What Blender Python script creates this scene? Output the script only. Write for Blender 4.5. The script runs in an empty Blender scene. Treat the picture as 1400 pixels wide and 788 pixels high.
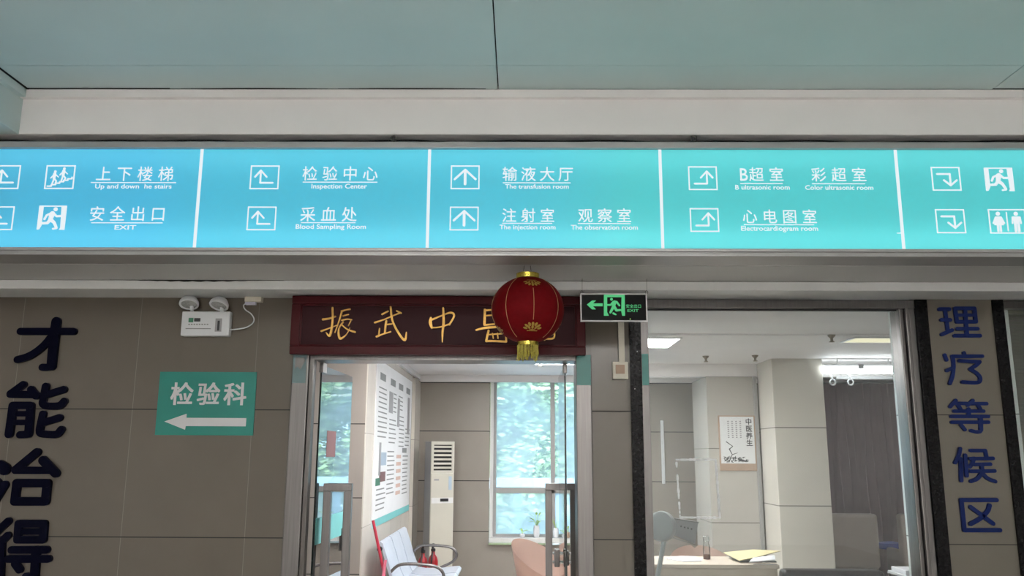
import bpy, bmesh, math, random
from mathutils import Vector, Matrix
random.seed(7)
SC = bpy.context.scene
COL = SC.collection
PI = math.pi

# ------------------------------------------------------------------ camera, world, exposure
EYE, FOC, PITCH, YAW, ROLL = 1.62, 1150.0, .19593, .0104, .00471
cam_d = bpy.data.cameras.new('camera')
cam_d.sensor_fit = 'HORIZONTAL'; cam_d.sensor_width = 36.0
cam_d.lens = FOC / 1400.0 * 36.0
cam_d.clip_start = .05; cam_d.clip_end = 300
cam = bpy.data.objects.new('camera', cam_d); COL.objects.link(cam)
cam.matrix_world = Matrix.Translation((0, 0, EYE)) @ Matrix.Rotation(YAW, 4, 'Z') @ Matrix.Rotation(PI/2 + PITCH, 4, 'X') @ Matrix.Rotation(ROLL, 4, 'Z')
SC.camera = cam
SC.view_settings.view_transform = 'Standard'; SC.view_settings.look = 'None'
SC.view_settings.gamma = 1; SC.view_settings.use_curve_mapping = False
SC.view_settings.exposure = 0.0
SC.cycles.max_bounces = 10; SC.cycles.transparent_max_bounces = 16
SC.cycles.caustics_reflective = False; SC.cycles.caustics_refractive = False
SC.cycles.sample_clamp_indirect = 12.0

WORLD_STRENGTH = 5.6
CORRIDOR_LAMP = 60.0
ROOM_LAMP = 52.0
SIGN_GLOW = .42
TUBE_WATT = 1.7
w = bpy.data.worlds.new('sky'); SC.world = w; w.use_nodes = True
nt = w.node_tree; nt.nodes.clear()
wo = nt.nodes.new('ShaderNodeOutputWorld'); wb = nt.nodes.new('ShaderNodeBackground')
wb.inputs[0].default_value = (.80, .93, 1.0, 1); wb.inputs[1].default_value = WORLD_STRENGTH
nt.links.new(wb.outputs[0], wo.inputs[0])
sun_d = bpy.data.lights.new('sun', 'SUN'); sun_d.energy = 10.5; sun_d.angle = .03; sun_d.color = (1, .96, .88)
sun = bpy.data.objects.new('sun', sun_d); COL.objects.link(sun)
sun.rotation_euler = (math.radians(38), math.radians(14), 0)      # high sun from behind the building onto the trees

# ------------------------------------------------------------------ a point of the photograph on a plane of the place
def _ray(px, py):
    a = (px-700)/FOC; b = (394-py)/FOC
    a, b = a*math.cos(ROLL)-b*math.sin(ROLL), a*math.sin(ROLL)+b*math.cos(ROLL)
    d = (a, math.cos(PITCH)-b*math.sin(PITCH), math.sin(PITCH)+b*math.cos(PITCH))
    c, s = math.cos(YAW), math.sin(YAW)
    return Vector((c*d[0]-s*d[1], s*d[0]+c*d[1], d[2]))
def at(px, py, Y):
    d = _ray(px, py); t = Y/d.y
    return Vector((d.x*t, Y, EYE+d.z*t))
def rect(x0, y0, x1, y1, Y):
    a = at((x0+x1)/2, y0, Y); b = at((x0+x1)/2, y1, Y)
    l = at(x0, (y0+y1)/2, Y); r = at(x1, (y0+y1)/2, Y)
    return l.x, r.x, b.z, a.z

# ------------------------------------------------------------------ materials
def S(r, g, b):
    f = lambda c: (c/255/12.92) if c/255 <= .04045 else ((c/255+.055)/1.055)**2.4
    return (f(r), f(g), f(b), 1)
def nodes(name):
    m = bpy.data.materials.new(name); m.use_nodes = True
    n = m.node_tree; n.nodes.clear()
    return m, n, n.nodes.new('ShaderNodeOutputMaterial')
def mth(n, op, a, b=None):
    k = n.nodes.new('ShaderNodeMath'); k.operation = op
    for i, v in enumerate((a, b)):
        if v is None: continue
        if isinstance(v, (int, float)): k.inputs[i].default_value = v
        else: n.links.new(v, k.inputs[i])
    return k.outputs[0]
def mat(name, col, rough=.5, metal=0., var=.06, scale=6., bump=0., spec=.5, stretch=None):
    m, n, o = nodes(name)
    p = n.nodes.new('ShaderNodeBsdfPrincipled')
    p.inputs['Roughness'].default_value = rough; p.inputs['Metallic'].default_value = metal
    p.inputs['Specular IOR Level'].default_value = spec
    g = n.nodes.new('ShaderNodeNewGeometry'); vec = g.outputs['Position']
    if stretch:
        mp = n.nodes.new('ShaderNodeMapping'); mp.inputs['Scale'].default_value = stretch
        n.links.new(vec, mp.inputs[0]); vec = mp.outputs[0]
    t = n.nodes.new('ShaderNodeTexNoise'); t.inputs['Scale'].default_value = scale; t.inputs['Detail'].default_value = 5
    n.links.new(vec, t.inputs['Vector'])
    r = n.nodes.new('ShaderNodeValToRGB')
    r.color_ramp.elements[0].position = .25; r.color_ramp.elements[1].position = .75
    r.color_ramp.elements[0].color = tuple(c*(1-var) for c in col[:3])+(1,)
    r.color_ramp.elements[1].color = tuple(min(1, c*(1+var)) for c in col[:3])+(1,)
    n.links.new(t.outputs['Fac'], r.inputs[0]); n.links.new(r.outputs[0], p.inputs['Base Color'])
    if bump:
        b = n.nodes.new('ShaderNodeBump'); b.inputs['Strength'].default_value = bump; b.inputs['Distance'].default_value = .01
        n.links.new(t.outputs['Fac'], b.inputs['Height']); n.links.new(b.outputs[0], p.inputs['Normal'])
    n.links.new(p.outputs[0], o.inputs[0])
    return m
def tile_mat(name, col, zs, z0, us, u0, axis='X', rough=.22, grout=(.018, .016, .013), wz=.0035, wu=.0018, gu=None, spec=.5):
    """polished wall tiles: dark horizontal joints every zs from z0, finer upright joints every us from u0"""
    m, n, o = nodes(name)
    p = n.nodes.new('ShaderNodeBsdfPrincipled'); p.inputs['Roughness'].default_value = rough
    p.inputs['Specular IOR Level'].default_value = spec
    g = n.nodes.new('ShaderNodeNewGeometry'); s = n.nodes.new('ShaderNodeSeparateXYZ')
    n.links.new(g.outputs['Position'], s.inputs[0])
    def joint(out, size, off, wd):
        q = mth(n, 'DIVIDE', mth(n, 'SUBTRACT', out, off), size)
        f = mth(n, 'FRACT', mth(n, 'ADD', q, 100.5))
        d = mth(n, 'ABSOLUTE', mth(n, 'SUBTRACT', f, .5))
        return mth(n, 'LESS_THAN', d, wd/size), mth(n, 'FLOOR', mth(n, 'ADD', q, 100.))
    jz, iz = joint(s.outputs['Z'], zs, z0, wz); ju, iu = joint(s.outputs[axis], us, u0, wu)
    t = n.nodes.new('ShaderNodeTexNoise'); t.inputs['Scale'].default_value = 3.5; t.inputs['Detail'].default_value = 7
    n.links.new(g.outputs['Position'], t.inputs['Vector'])
    wn = n.nodes.new('ShaderNodeTexWhiteNoise'); wn.noise_dimensions = '2D'
    cv = n.nodes.new('ShaderNodeCombineXYZ'); n.links.new(iz, cv.inputs[0]); n.links.new(iu, cv.inputs[1]); n.links.new(cv.outputs[0], wn.inputs['Vector'])
    fac = mth(n, 'ADD', mth(n, 'MULTIPLY', t.outputs['Fac'], .7), mth(n, 'MULTIPLY', wn.outputs['Value'], .3))
    r = n.nodes.new('ShaderNodeValToRGB'); e = r.color_ramp.elements
    e[0].position = .2; e[1].position = .8
    e[0].color = tuple(c*.92 for c in col[:3])+(1,); e[1].color = tuple(c*1.07 for c in col[:3])+(1,)
    n.links.new(fac, r.inputs[0])
    m1 = n.nodes.new('ShaderNodeMixRGB'); n.links.new(ju, m1.inputs[0]); n.links.new(r.outputs[0], m1.inputs[1])
    m1.inputs[2].default_value = tuple(gu or grout)+(1,)
    m2 = n.nodes.new('ShaderNodeMixRGB'); n.links.new(jz, m2.inputs[0]); n.links.new(m1.outputs[0], m2.inputs[1])
    m2.inputs[2].default_value = tuple(grout)+(1,)
    n.links.new(m2.outputs[0], p.inputs['Base Color'])
    rr = mth(n, 'ADD', mth(n, 'MULTIPLY', jz, .6), rough); n.links.new(rr, p.inputs['Roughness'])
    n.links.new(p.outputs[0], o.inputs[0])
    return m
def emit(name, col, strength):
    m, n, o = nodes(name)
    e = n.nodes.new('ShaderNodeEmission'); e.inputs[0].default_value = col; e.inputs[1].default_value = strength
    n.links.new(e.outputs[0], o.inputs[0]); return m
def glass(name, tint=(.96, .98, .97), ior=1.45, boost=1.0, haze=0., hazecol=(.8, .85, .9)):
    """a pane: clear with a Fresnel reflection and, where it is dusty, a thin matt film"""
    m, n, o = nodes(name)
    tr = n.nodes.new('ShaderNodeBsdfTransparent'); tr.inputs[0].default_value = tint+(1,)
    gl = n.nodes.new('ShaderNodeBsdfGlossy'); gl.inputs['Roughness'].default_value = .015
    fr = n.nodes.new('ShaderNodeFresnel'); fr.inputs[0].default_value = ior
    mx = n.nodes.new('ShaderNodeMixShader')
    n.links.new(mth(n, 'MULTIPLY', fr.outputs[0], boost), mx.inputs[0])
    base = tr.outputs[0]
    if haze:
        df = n.nodes.new('ShaderNodeBsdfTranslucent'); df.inputs[0].default_value = hazecol+(1,)
        dd = n.nodes.new('ShaderNodeBsdfDiffuse'); dd.inputs[0].default_value = hazecol+(1,)
        m0 = n.nodes.new('ShaderNodeMixShader'); n.links.new(dd.outputs[0], m0.inputs[1]); n.links.new(df.outputs[0], m0.inputs[2])
        t = n.nodes.new('ShaderNodeTexNoise'); t.inputs['Scale'].default_value = 1.5; t.inputs['Detail'].default_value = 6
        g = n.nodes.new('ShaderNodeNewGeometry'); n.links.new(g.outputs['Position'], t.inputs['Vector'])
        m1 = n.nodes.new('ShaderNodeMixShader'); n.links.new(mth(n, 'MULTIPLY', t.outputs['Fac'], 2*haze), m1.inputs[0])
        n.links.new(tr.outputs[0], m1.inputs[1]); n.links.new(m0.outputs[0], m1.inputs[2]); base = m1.outputs[0]
    n.links.new(base, mx.inputs[1]); n.links.new(gl.outputs[0], mx.inputs[2])
    n.links.new(mx.outputs[0], o.inputs[0]); return m
def print_mat():
    """the printed sheet of the light box: teal ink drifting between blue and green, lit from inside"""
    m, n, o = nodes('backlit_teal_print')
    g = n.nodes.new('ShaderNodeNewGeometry')
    mp = n.nodes.new('ShaderNodeMapping'); mp.inputs['Scale'].default_value = (.55, 0, .25); mp.inputs['Location'].default_value = (1.3, 0, 0)
    n.links.new(g.outputs['Position'], mp.inputs[0])
    t = n.nodes.new('ShaderNodeTexNoise'); t.inputs['Scale'].default_value = 1.; t.inputs['Detail'].default_value = 1
    n.links.new(mp.outputs[0], t.inputs['Vector'])
    s = n.nodes.new('ShaderNodeSeparateXYZ'); n.links.new(g.outputs['Position'], s.inputs[0])
    fac = mth(n, 'ADD', mth(n, 'MULTIPLY', mth(n, 'SUBTRACT', t.outputs['Fac'], .5), 1.2), mth(n, 'ADD', mth(n, 'MULTIPLY', s.outputs['X'], .24), .62))
    r = n.nodes.new('ShaderNodeValToRGB'); e = r.color_ramp.elements
    e[0].position = .1; e[1].position = .85
    e[0].color = (.15, .66, .90, 1); e[1].color = (.18, .78, .80, 1)
    n.links.new(fac, r.inputs[0])
    em = n.nodes.new('ShaderNodeEmission'); em.inputs[1].default_value = SIGN_GLOW; n.links.new(r.outputs[0], em.inputs[0])
    tl = n.nodes.new('ShaderNodeBsdfTranslucent'); n.links.new(r.outputs[0], tl.inputs[0])
    gl = n.nodes.new('ShaderNodeBsdfGlossy'); gl.inputs['Roughness'].default_value = .25
    ad = n.nodes.new('ShaderNodeAddShader'); n.links.new(em.outputs[0], ad.inputs[0]); n.links.new(tl.outputs[0], ad.inputs[1])
    fr = n.nodes.new('ShaderNodeFresnel'); fr.inputs[0].default_value = 1.35
    mx = n.nodes.new('ShaderNodeMixShader'); n.links.new(fr.outputs[0], mx.inputs[0]); n.links.new(ad.outputs[0], mx.inputs[1]); n.links.new(gl.outputs[0], mx.inputs[2])
    n.links.new(mx.outputs[0], o.inputs[0]); return m

M = {}
M['ceil'] = mat('pale_green_ceiling_board', (.56, .68, .68, 1), .55, var=.05, scale=1.2)
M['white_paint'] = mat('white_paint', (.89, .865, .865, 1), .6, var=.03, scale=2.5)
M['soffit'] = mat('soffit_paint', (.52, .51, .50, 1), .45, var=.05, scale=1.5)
M['trimwhite'] = mat('white_gloss_trim', (.70, .71, .71, 1), .35, var=.03)
M['tile'] = tile_mat('beige_polished_tile', (.134, .114, .091), .816, 1.905, .80, -2.57, gu=(.20, .18, .15))
M['tile_mid'] = tile_mat('beige_tile_mid', (.142, .122, .098), .816, 1.905, 50., 20., gu=(.30, .27, .23))
M['tile_col'] = tile_mat('cream_tile', (.155, .138, .112), .816, 1.89, 50., 20., wz=.003)
M['tile_room'] = tile_mat('taupe_room_tile', (.30, .27, .235), .63, 1.29, 9., 4.6, wz=.005, wu=.002)
M['tile_stub'] = tile_mat('taupe_wall_tile', (.40, .355, .32), .63, 1.88, 9., 4.6, wz=.004)
M['tile_side'] = tile_mat('cream_side_tile', (.66, .63, .57), .80, 1.80, .80, 7.45, axis='Y', wz=.003, grout=(.25, .24, .22))
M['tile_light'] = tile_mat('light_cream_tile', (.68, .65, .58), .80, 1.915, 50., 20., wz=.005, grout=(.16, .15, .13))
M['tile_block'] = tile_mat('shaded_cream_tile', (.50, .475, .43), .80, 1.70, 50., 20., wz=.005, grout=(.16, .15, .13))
M['tile_grey'] = tile_mat('pale_grey_tile', (.78, .82, .81), .80, 1.90, 50., 20., wz=.003, grout=(.1, .1, .1))
M['floor'] = tile_mat('grey_floor_tile', (.42, .40, .37), .8, .4, .8, 0., wz=.002, rough=.15)
M['steel'] = mat('brushed_steel', (.175, .166, .162, 1), .33, 1., var=.12, scale=3, stretch=(30, 30, 1))
M['steel_dark'] = mat('dark_steel', (.13, .122, .118, 1), .3, 1., var=.1, scale=3, stretch=(20, 20, 1))
M['chrome'] = mat('chrome', (.8, .8, .8, 1), .08, 1., var=.02)
M['alu'] = mat('grey_aluminium', (.42, .41, .41, 1), .42, .55, var=.05, scale=2, stretch=(1, 1, 20))
M['black'] = mat('black_stone', (.004, .004, .0045, 1), .25, var=.3, scale=60, spec=.15)
M['black_matte'] = mat('black_plastic', (.01, .01, .011, 1), .5)
M['film_grey'] = mat('faded_film', (.13, .21, .22, 1), .35, var=.15)
M['film'] = mat('teal_film', (.045, .22, .20, 1), .35, var=.1)
M['navy'] = mat('navy_acrylic', (.0012, .0016, .010, 1), .5, var=.05, spec=.06)
M['blue'] = mat('blue_acrylic', (.005, .016, .105, 1), .45, var=.05, spec=.2)
M['maroon'] = mat('dark_red_lacquer', (.055, .0015, .004, 1), .4, var=.15, scale=4, spec=.2)
M['maroon_in'] = mat('dark_plum_panel', (.034, .008, .011, 1), .5, var=.12, scale=4, spec=.15)
M['gold'] = mat('gold_leaf', (.62, .36, .09, 1), .38, .6, var=.2, scale=40)
M['goldfoil'] = mat('gold_foil', (.55, .42, .07, 1), .25, .85, var=.25, scale=60)
M['goldpaint'] = mat('gold_print', (.34, .22, .035, 1), .45, .2, var=.25, scale=90)
M['goldline'] = mat('gold_seam', (.42, .24, .10, 1), .5, .1, var=.1)
M['fringe'] = mat('yellow_fringe', (.42, .36, .05, 1), .6, var=.35, scale=120)
M['lantern'] = mat('red_lantern_cloth', (.13, .002, .004, 1), .75, var=.12, scale=20, spec=.1)
M['green'] = mat('green_acrylic', (.012, .23, .19, 1), .35, var=.04)
M['signwhite'] = mat('white_vinyl', (.62, .62, .64, 1), .5, var=.02)
M['plastic'] = mat('white_plastic', (.68, .70, .72, 1), .4, var=.02)
M['plastic_old'] = mat('cream_plastic', (.60, .57, .48, 1), .45, var=.04)
M['lens'] = mat('lamp_lens', (.36, .37, .36, 1), .2, var=.2, scale=80)
M['greytext'] = mat('grey_print', (.24, .25, .25, 1), .6)
M['greenprint'] = mat('green_print', (.05, .20, .12, 1), .6)
M['exit_black'] = mat('black_exit_face', (.002, .0025, .0025, 1), .35, spec=.08)
M['exit_green'] = emit('green_exit_light', (.12, .62, .25, 1), .85)
M['led'] = emit('yellow_green_led', (.55, .9, .25, 1), 1.2)
M['print'] = print_mat()
_m, _n, _o = nodes('clear_acrylic'); _t = _n.nodes.new('ShaderNodeBsdfTransparent'); _n.links.new(_t.outputs[0], _o.inputs[0]); M['clear'] = _m
M['sign_light'] = emit('backlit_white_letter', (.88, .96, 1, 1), .93)
M['panel_light'] = emit('lit_ceiling_panel', (1, .975, .975, 1), ROOM_LAMP)
M['panel_dim'] = emit('dim_yellow_lamp', (1., .93, .66, 1), 1.0)
M['tube'] = emit('lit_tube', (.92, .97, 1, 1), ROOM_LAMP*.24)
M['corr_light'] = emit('lit_corridor_panel', (1, .965, .93, 1), CORRIDOR_LAMP)
M['glass'] = glass('clear_pane', boost=1.0, haze=.035)
M['glass_leaf'] = glass('door_pane', tint=(.93, .98, .96), boost=3.0)
M['glass_window'] = glass('film_pane', tint=(.76, .90, .97), boost=.6, haze=.40, hazecol=(.66, .82, .95))
M['glass_edge'] = mat('dark_glass_edge', (.004, .012, .012, 1), .15)
M['bottle'] = glass('bottle_glass', tint=(.97, .98, .98), boost=.9)
M['tea'] = mat('brown_tea', (.22, .09, .05, 1), .3)
M['tape'] = mat('tape_residue', (.75, .77, .78, 1), .7, var=.2, scale=50)
M['frame_white'] = mat('white_window_frame', (.66, .67, .66, 1), .4, var=.03)
M['frame_grey'] = mat('grey_window_frame', (.33, .33, .32, 1), .4, var=.05)
M['ac'] = mat('ivory_cabinet', (.53, .515, .445, 1), .38, var=.02)
M['grey'] = mat('grey_plastic', (.30, .30, .31, 1), .4)
M['poster'] = mat('white_poster', (.78, .79, .80, 1), .5, var=.02)
M['poster_teal'] = mat('teal_print', (.18, .55, .55, 1), .5)
M['pinkprint'] = mat('pink_print', (.16, .07, .072, 1), .6)
M['blueprint'] = mat('blue_print', (.38, .48, .58, 1), .6)
M['orangeprint'] = mat('orange_print', (.62, .44, .37, 1), .6)
M['wood'] = mat('pale_birch_board', (.66, .575, .485, 1), .35, var=.05, scale=3, stretch=(1, 12, 12))
M['scrollwood'] = mat('tan_scroll_cloth', (.42, .30, .22, 1), .6, var=.05)
M['ink'] = mat('black_ink', (.03, .03, .035, 1), .6)
M['pink'] = mat('peach_plastic', (.60, .455, .39, 1), .42, var=.03)
M['bench'] = mat('silver_bench_steel', (.56, .61, .70, 1), .35, .2, var=.05)
M['red'] = mat('red_paint', (.30, .006, .012, 1), .3)
M['redstick'] = mat('red_handle', (.42, .02, .045, 1), .4)
M['pinkstick'] = mat('pink_handle', (.72, .16, .24, 1), .4)
M['lampgrey'] = mat('lamp_grey', (.40, .43, .44, 1), .35, var=.03)
M['paper'] = mat('white_paper', (.80, .81, .86, 1), .7)
M['newspaper'] = mat('yellow_paper', (.66, .58, .34, 1), .7, var=.12, scale=60)
M['folder'] = mat('dark_folder', (.06, .07, .07, 1), .4)
M['curtain'] = mat('mauve_curtain', (.56, .41, .415, 1), .8, var=.08, scale=5)
M['seatgrey'] = mat('warm_grey_leather', (.35, .295, .265, 1), .5, var=.05)
M['seatdark'] = mat('dark_brown_leather', (.010, .007, .006, 1), .45)
M['stoolblue'] = mat('blue_seat', (.015, .06, .42, 1), .4)
M['blind'] = mat('olive_blind', (.30, .29, .22, 1), .5)
M['leaf'] = mat('green_leaf', (.34, .48, .10, 1), .5, var=.25, scale=30)
M['leaf2'] = mat('tree_leaf', (.36, .44, .20, 1), .6, var=.4, scale=1.6)
M['bark'] = mat('bark', (.16, .12, .09, 1), .9)
M['vase'] = mat('white_ceramic', (.78, .80, .82, 1), .25)
M['ground'] = mat('pale_paving', (.45, .46, .45, 1), .8)
M['build'] = mat('pale_blue_wall', (.62, .70, .78, 1), .7)
M['plug'] = mat('lilac_plug', (.62, .60, .72, 1), .4)
M['gap'] = mat('dark_gap', (.006, .006, .006, 1), .9)
M['brass'] = mat('dull_brass', (.30, .26, .2, 1), .4, .8)

# ------------------------------------------------------------------ mesh helpers
LOC = {}
def obj(name, bm, m, parent=None, smooth=False):
    """one mesh object from world-space geometry; a child keeps its vertices relative to its thing"""
    base = LOC.get(parent.name, Vector()) if parent else Vector()
    if base.length: bmesh.ops.translate(bm, verts=bm.verts, vec=-base)
    me = bpy.data.meshes.new(name)
    bmesh.ops.recalc_face_normals(bm, faces=bm.faces)
    bm.to_mesh(me); bm.free()
    ms = m if isinstance(m, (list, tuple)) else [m]
    for k in ms: me.materials.append(k)
    if smooth:
        for p in me.polygons: p.use_smooth = True
        try: me.set_sharp_from_angle(angle=math.radians(40))
        except Exception: pass
    o = bpy.data.objects.new(name, me); COL.objects.link(o)
    if parent: o.parent = parent
    LOC[o.name] = base.copy()
    return o
def tag(o, label, cat, group=None, kind=None):
    o['label'] = label; o['category'] = cat
    if group: o['group'] = group
    if kind: o['kind'] = kind
    return o
def thing(name, loc, label, cat, group=None, kind=None):
    o = bpy.data.objects.new(name, None); COL.objects.link(o)
    o.location = loc; o.empty_display_size = .1; LOC[o.name] = Vector(loc)
    return tag(o, label, cat, group, kind)
def struct(name, bm, m, label, cat, smooth=False):
    return tag(obj(name, bm, m, None, smooth), label, cat, None, 'structure')
def B(): return bmesh.new()
def box(bm, x0, x1, y0, y1, z0, z1, bev=0., mi=0, seg=2):
    r = bmesh.ops.create_cube(bm, size=1)
    bmesh.ops.scale(bm, verts=r['verts'], vec=(abs(x1-x0), abs(y1-y0), abs(z1-z0)))
    bmesh.ops.translate(bm, verts=r['verts'], vec=((x0+x1)/2, (y0+y1)/2, (z0+z1)/2))
    fs = {f for v in r['verts'] for f in v.link_faces}
    if bev:
        es = {e for v in r['verts'] for e in v.link_edges}
        q = bmesh.ops.bevel(bm, geom=list(es), offset=bev, segments=seg, affect='EDGES', profile=.6)
        fs = set(q['faces']) | {f for f in fs if f.is_valid}
    if mi:
        for f in fs: f.material_index = mi
    return bm
def bx(*a, **k): return box(B(), *a, **k)
def frame_of(d):
    d = d.normalized(); u = d.cross(Vector((0, 0, 1)))
    if u.length < 1e-4: u = d.cross(Vector((1, 0, 0)))
    u.normalize(); return u, d.cross(u).normalized()
def smoothpts(pts, n=6):
    P = [Vector(p) for p in pts]; out = []
    for i in range(len(P)-1):
        p0 = P[max(i-1, 0)]; p1 = P[i]; p2 = P[i+1]; p3 = P[min(i+2, len(P)-1)]
        for k in range(n):
            t = k/n
            out.append(.5*((2*p1)+(-p0+p2)*t+(2*p0-5*p1+4*p2-p3)*t*t+(-p0+3*p1-3*p2+p3)*t**3))
    out.append(P[-1]); return out
def tube(bm, pts, r, seg=8, r1=None, caps=True):
    P = [Vector(p) for p in pts]; rings = []
    for i, p in enumerate(P):
        d = (P[min(i+1, len(P)-1)]-P[max(i-1, 0)])
        u, v = frame_of(d)
        if rings and u.dot(pu) < 0: u, v = -u, -v
        pu = u
        rr = r if r1 is None else r+(r1-r)*i/(len(P)-1)
        rings.append([bm.verts.new(p+rr*(math.cos(2*PI*k/seg)*u+math.sin(2*PI*k/seg)*v)) for k in range(seg)])
    for a, b in zip(rings, rings[1:]):
        for k in range(seg): bm.faces.new((a[k], a[(k+1) % seg], b[(k+1) % seg], b[k]))
    if caps: bm.faces.new(rings[0][::-1]); bm.faces.new(rings[-1])
    return bm
def lathe(bm, prof, c, seg=32, cap=True, mi=0):
    rings = []
    for r, z in prof:
        rings.append([bm.verts.new((c[0]+r*math.cos(2*PI*k/seg), c[1]+r*math.sin(2*PI*k/seg), c[2]+z)) for k in range(seg)])
    for a, b in zip(rings, rings[1:]):
        for k in range(seg):
            f = bm.faces.new((a[k], a[(k+1) % seg], b[(k+1) % seg], b[k])); f.material_index = mi
    if cap:
        f = bm.faces.new(rings[0][::-1]); f.material_index = mi
        f = bm.faces.new(rings[-1]); f.material_index = mi
    return bm
def hull2(pts):
    pts = sorted(set((round(a, 6), round(b, 6)) for a, b in pts))
    def half(ps):
        h = []
        for p in ps:
            while len(h) > 1 and (h[-1][0]-h[-2][0])*(p[1]-h[-2][1])-(h[-1][1]-h[-2][1])*(p[0]-h[-2][0]) <= 0: h.pop()
            h.append(p)
        return h
    a = half(pts); b = half(pts[::-1]); return a[:-1]+b[:-1]
def prism(bm, poly, y0, y1, mi=0):
    """an (x, z) outline given a thickness from y0 (front) to y1"""
    f = [bm.verts.new((x, y0, z)) for x, z in poly]; k = [bm.verts.new((x, y1, z)) for x, z in poly]
    n = len(poly)
    fs = [bm.faces.new(f), bm.faces.new(k[::-1])]
    for i in range(n): fs.append(bm.faces.new((f[i], k[i], k[(i+1) % n], f[(i+1) % n])))
    for q in fs: q.material_index = mi
_lift = [0]
def stroke(bm, pts, w, y0, y1, n=10, step=.00012):
    """a round-ended pen stroke along (x, z, width) or (x, z) points, front at y0"""
    for i in range(len(pts)-1):
        a = pts[i]; b = pts[i+1]
        ra = (a[2] if len(a) > 2 else w)/2; rb = (b[2] if len(b) > 2 else w)/2
        c = [(a[0]+ra*math.cos(2*PI*k/n), a[1]+ra*math.sin(2*PI*k/n)) for k in range(n)]
        c += [(b[0]+rb*math.cos(2*PI*k/n), b[1]+rb*math.sin(2*PI*k/n)) for k in range(n)]
        _lift[0] = (_lift[0]+1) % 9
        prism(bm, hull2(c), y0-_lift[0]*step, y1)
def crop(ox, oy, s, Y):
    """strokes read off an enlarged piece of the photograph, laid on the upright plane y = Y"""
    def f(pts):
        out = []
        for p in pts:
            q = at(ox+p[0]/s, oy+p[1]/s, Y)
            out.append((q.x, q.z) if len(p) < 3 else (q.x, q.z, p[2]/s*Y*1.03/FOC))
        return out
    return f
_glyph = {}
def glyph(s, weight=0.):
    if (s, weight) in _glyph: return _glyph[(s, weight)]
    c = bpy.data.curves.new('type', 'FONT'); c.body = s; c.size = 1; c.offset = weight; c.resolution_u = 3
    o = bpy.data.objects.new('type', c); COL.objects.link(o)
    bpy.context.view_layer.update()
    e = o.evaluated_get(bpy.context.evaluated_depsgraph_get()); me = e.to_mesh()
    r = ([v.co.copy() for v in me.vertices], [tuple(p.vertices) for p in me.polygons])
    e.to_mesh_clear(); bpy.data.objects.remove(o); bpy.data.curves.remove(c)
    _glyph[(s, weight)] = r; return r
def put(bm, g, sx, sz, ox, oz, y, axis='X'):
    vs = []
    for v in g[0]:
        a, b = ox+v.x*sx, oz+v.y*sz
        vs.append(bm.verts.new((a, y, b) if axis == 'X' else (y, a, b)))
    for f in g[1]:
        try: bm.faces.new([vs[i] for i in f])
        except ValueError: pass
def chinese(bm, s, r, y, weight=0., smear=0.):
    """characters spread over the world rectangle r = (x0, x1, z0, z1)"""
    x0, x1, z0, z1 = r; n = len(s)
    hz = (z1-z0)/.92; cw = hz*.98
    pitch = (x1-x0-cw*.94)/(n-1) if n > 1 else 0
    for i, ch in enumerate(s):
        for k, (u, v) in enumerate(((0, 0), (-1, -.6), (1, .6), (-1, .6), (1, -.6)) if smear else ((0, 0),)):
            put(bm, glyph(ch, weight), cw, hz, x0+i*pitch-.03*cw+u*smear*cw, z0+.07*hz+v*smear*cw, y-k*.00006)
def latin(bm, s, r, y, weight=0., desc=False, axis='X'):
    x0, x1, z0, z1 = r; g = glyph(s, weight)
    xs = [v.x for v in g[0]]; zs = [v.y for v in g[0]]
    lo = min(zs) if desc else 0; hi = max(zs)
    sx = (x1-x0)/(max(xs)-min(xs)); sz = (z1-z0)/(hi-lo)
    put(bm, g, sx, sz, x0-min(xs)*sx, z0-lo*sz, y, axis)
def ell(bm, cx, cz, rx, rz, y0, y1, n=14):
    prism(bm, [(cx+rx*math.cos(2*PI*k/n), cz+rz*math.sin(2*PI*k/n)) for k in range(n)], y0, y1)
def sphere(bm, c, r, u=12, v=8, sc=(1, 1, 1)):
    q = bmesh.ops.create_uvsphere(bm, u_segments=u, v_segments=v, radius=r)
    bmesh.ops.scale(bm, verts=q['verts'], vec=sc); bmesh.ops.translate(bm, verts=q['verts'], vec=c)

# ================================================================== the corridor shell
SY, WY = 4.5, 5.6            # face of the sign band, face of the wall
RY = 11.1                    # back wall of the room behind
CZ = 3.66
b = bx(-6, 6, -5, RY+.3, -.1, 0)
struct('floor', b, M['floor'], 'grey tiled floor running through corridor and room', 'floor')
b = B()
for x0, x1 in ((-2.87, -.134), (-.127, 2.663), (2.668, 6.05)):
    for y0, y1 in ((-5, 4.172), (4.1745, 4.60)):
        box(b, x0, x1, y0, y1, CZ, CZ+.03)
box(b, -6, 6.05, -5, 4.6, CZ+.032, CZ+.08, mi=1)
struct('ceiling', b, [M['ceil'], M['gap']], 'pale green painted board ceiling of corridor with dark seams', 'ceiling')
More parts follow.
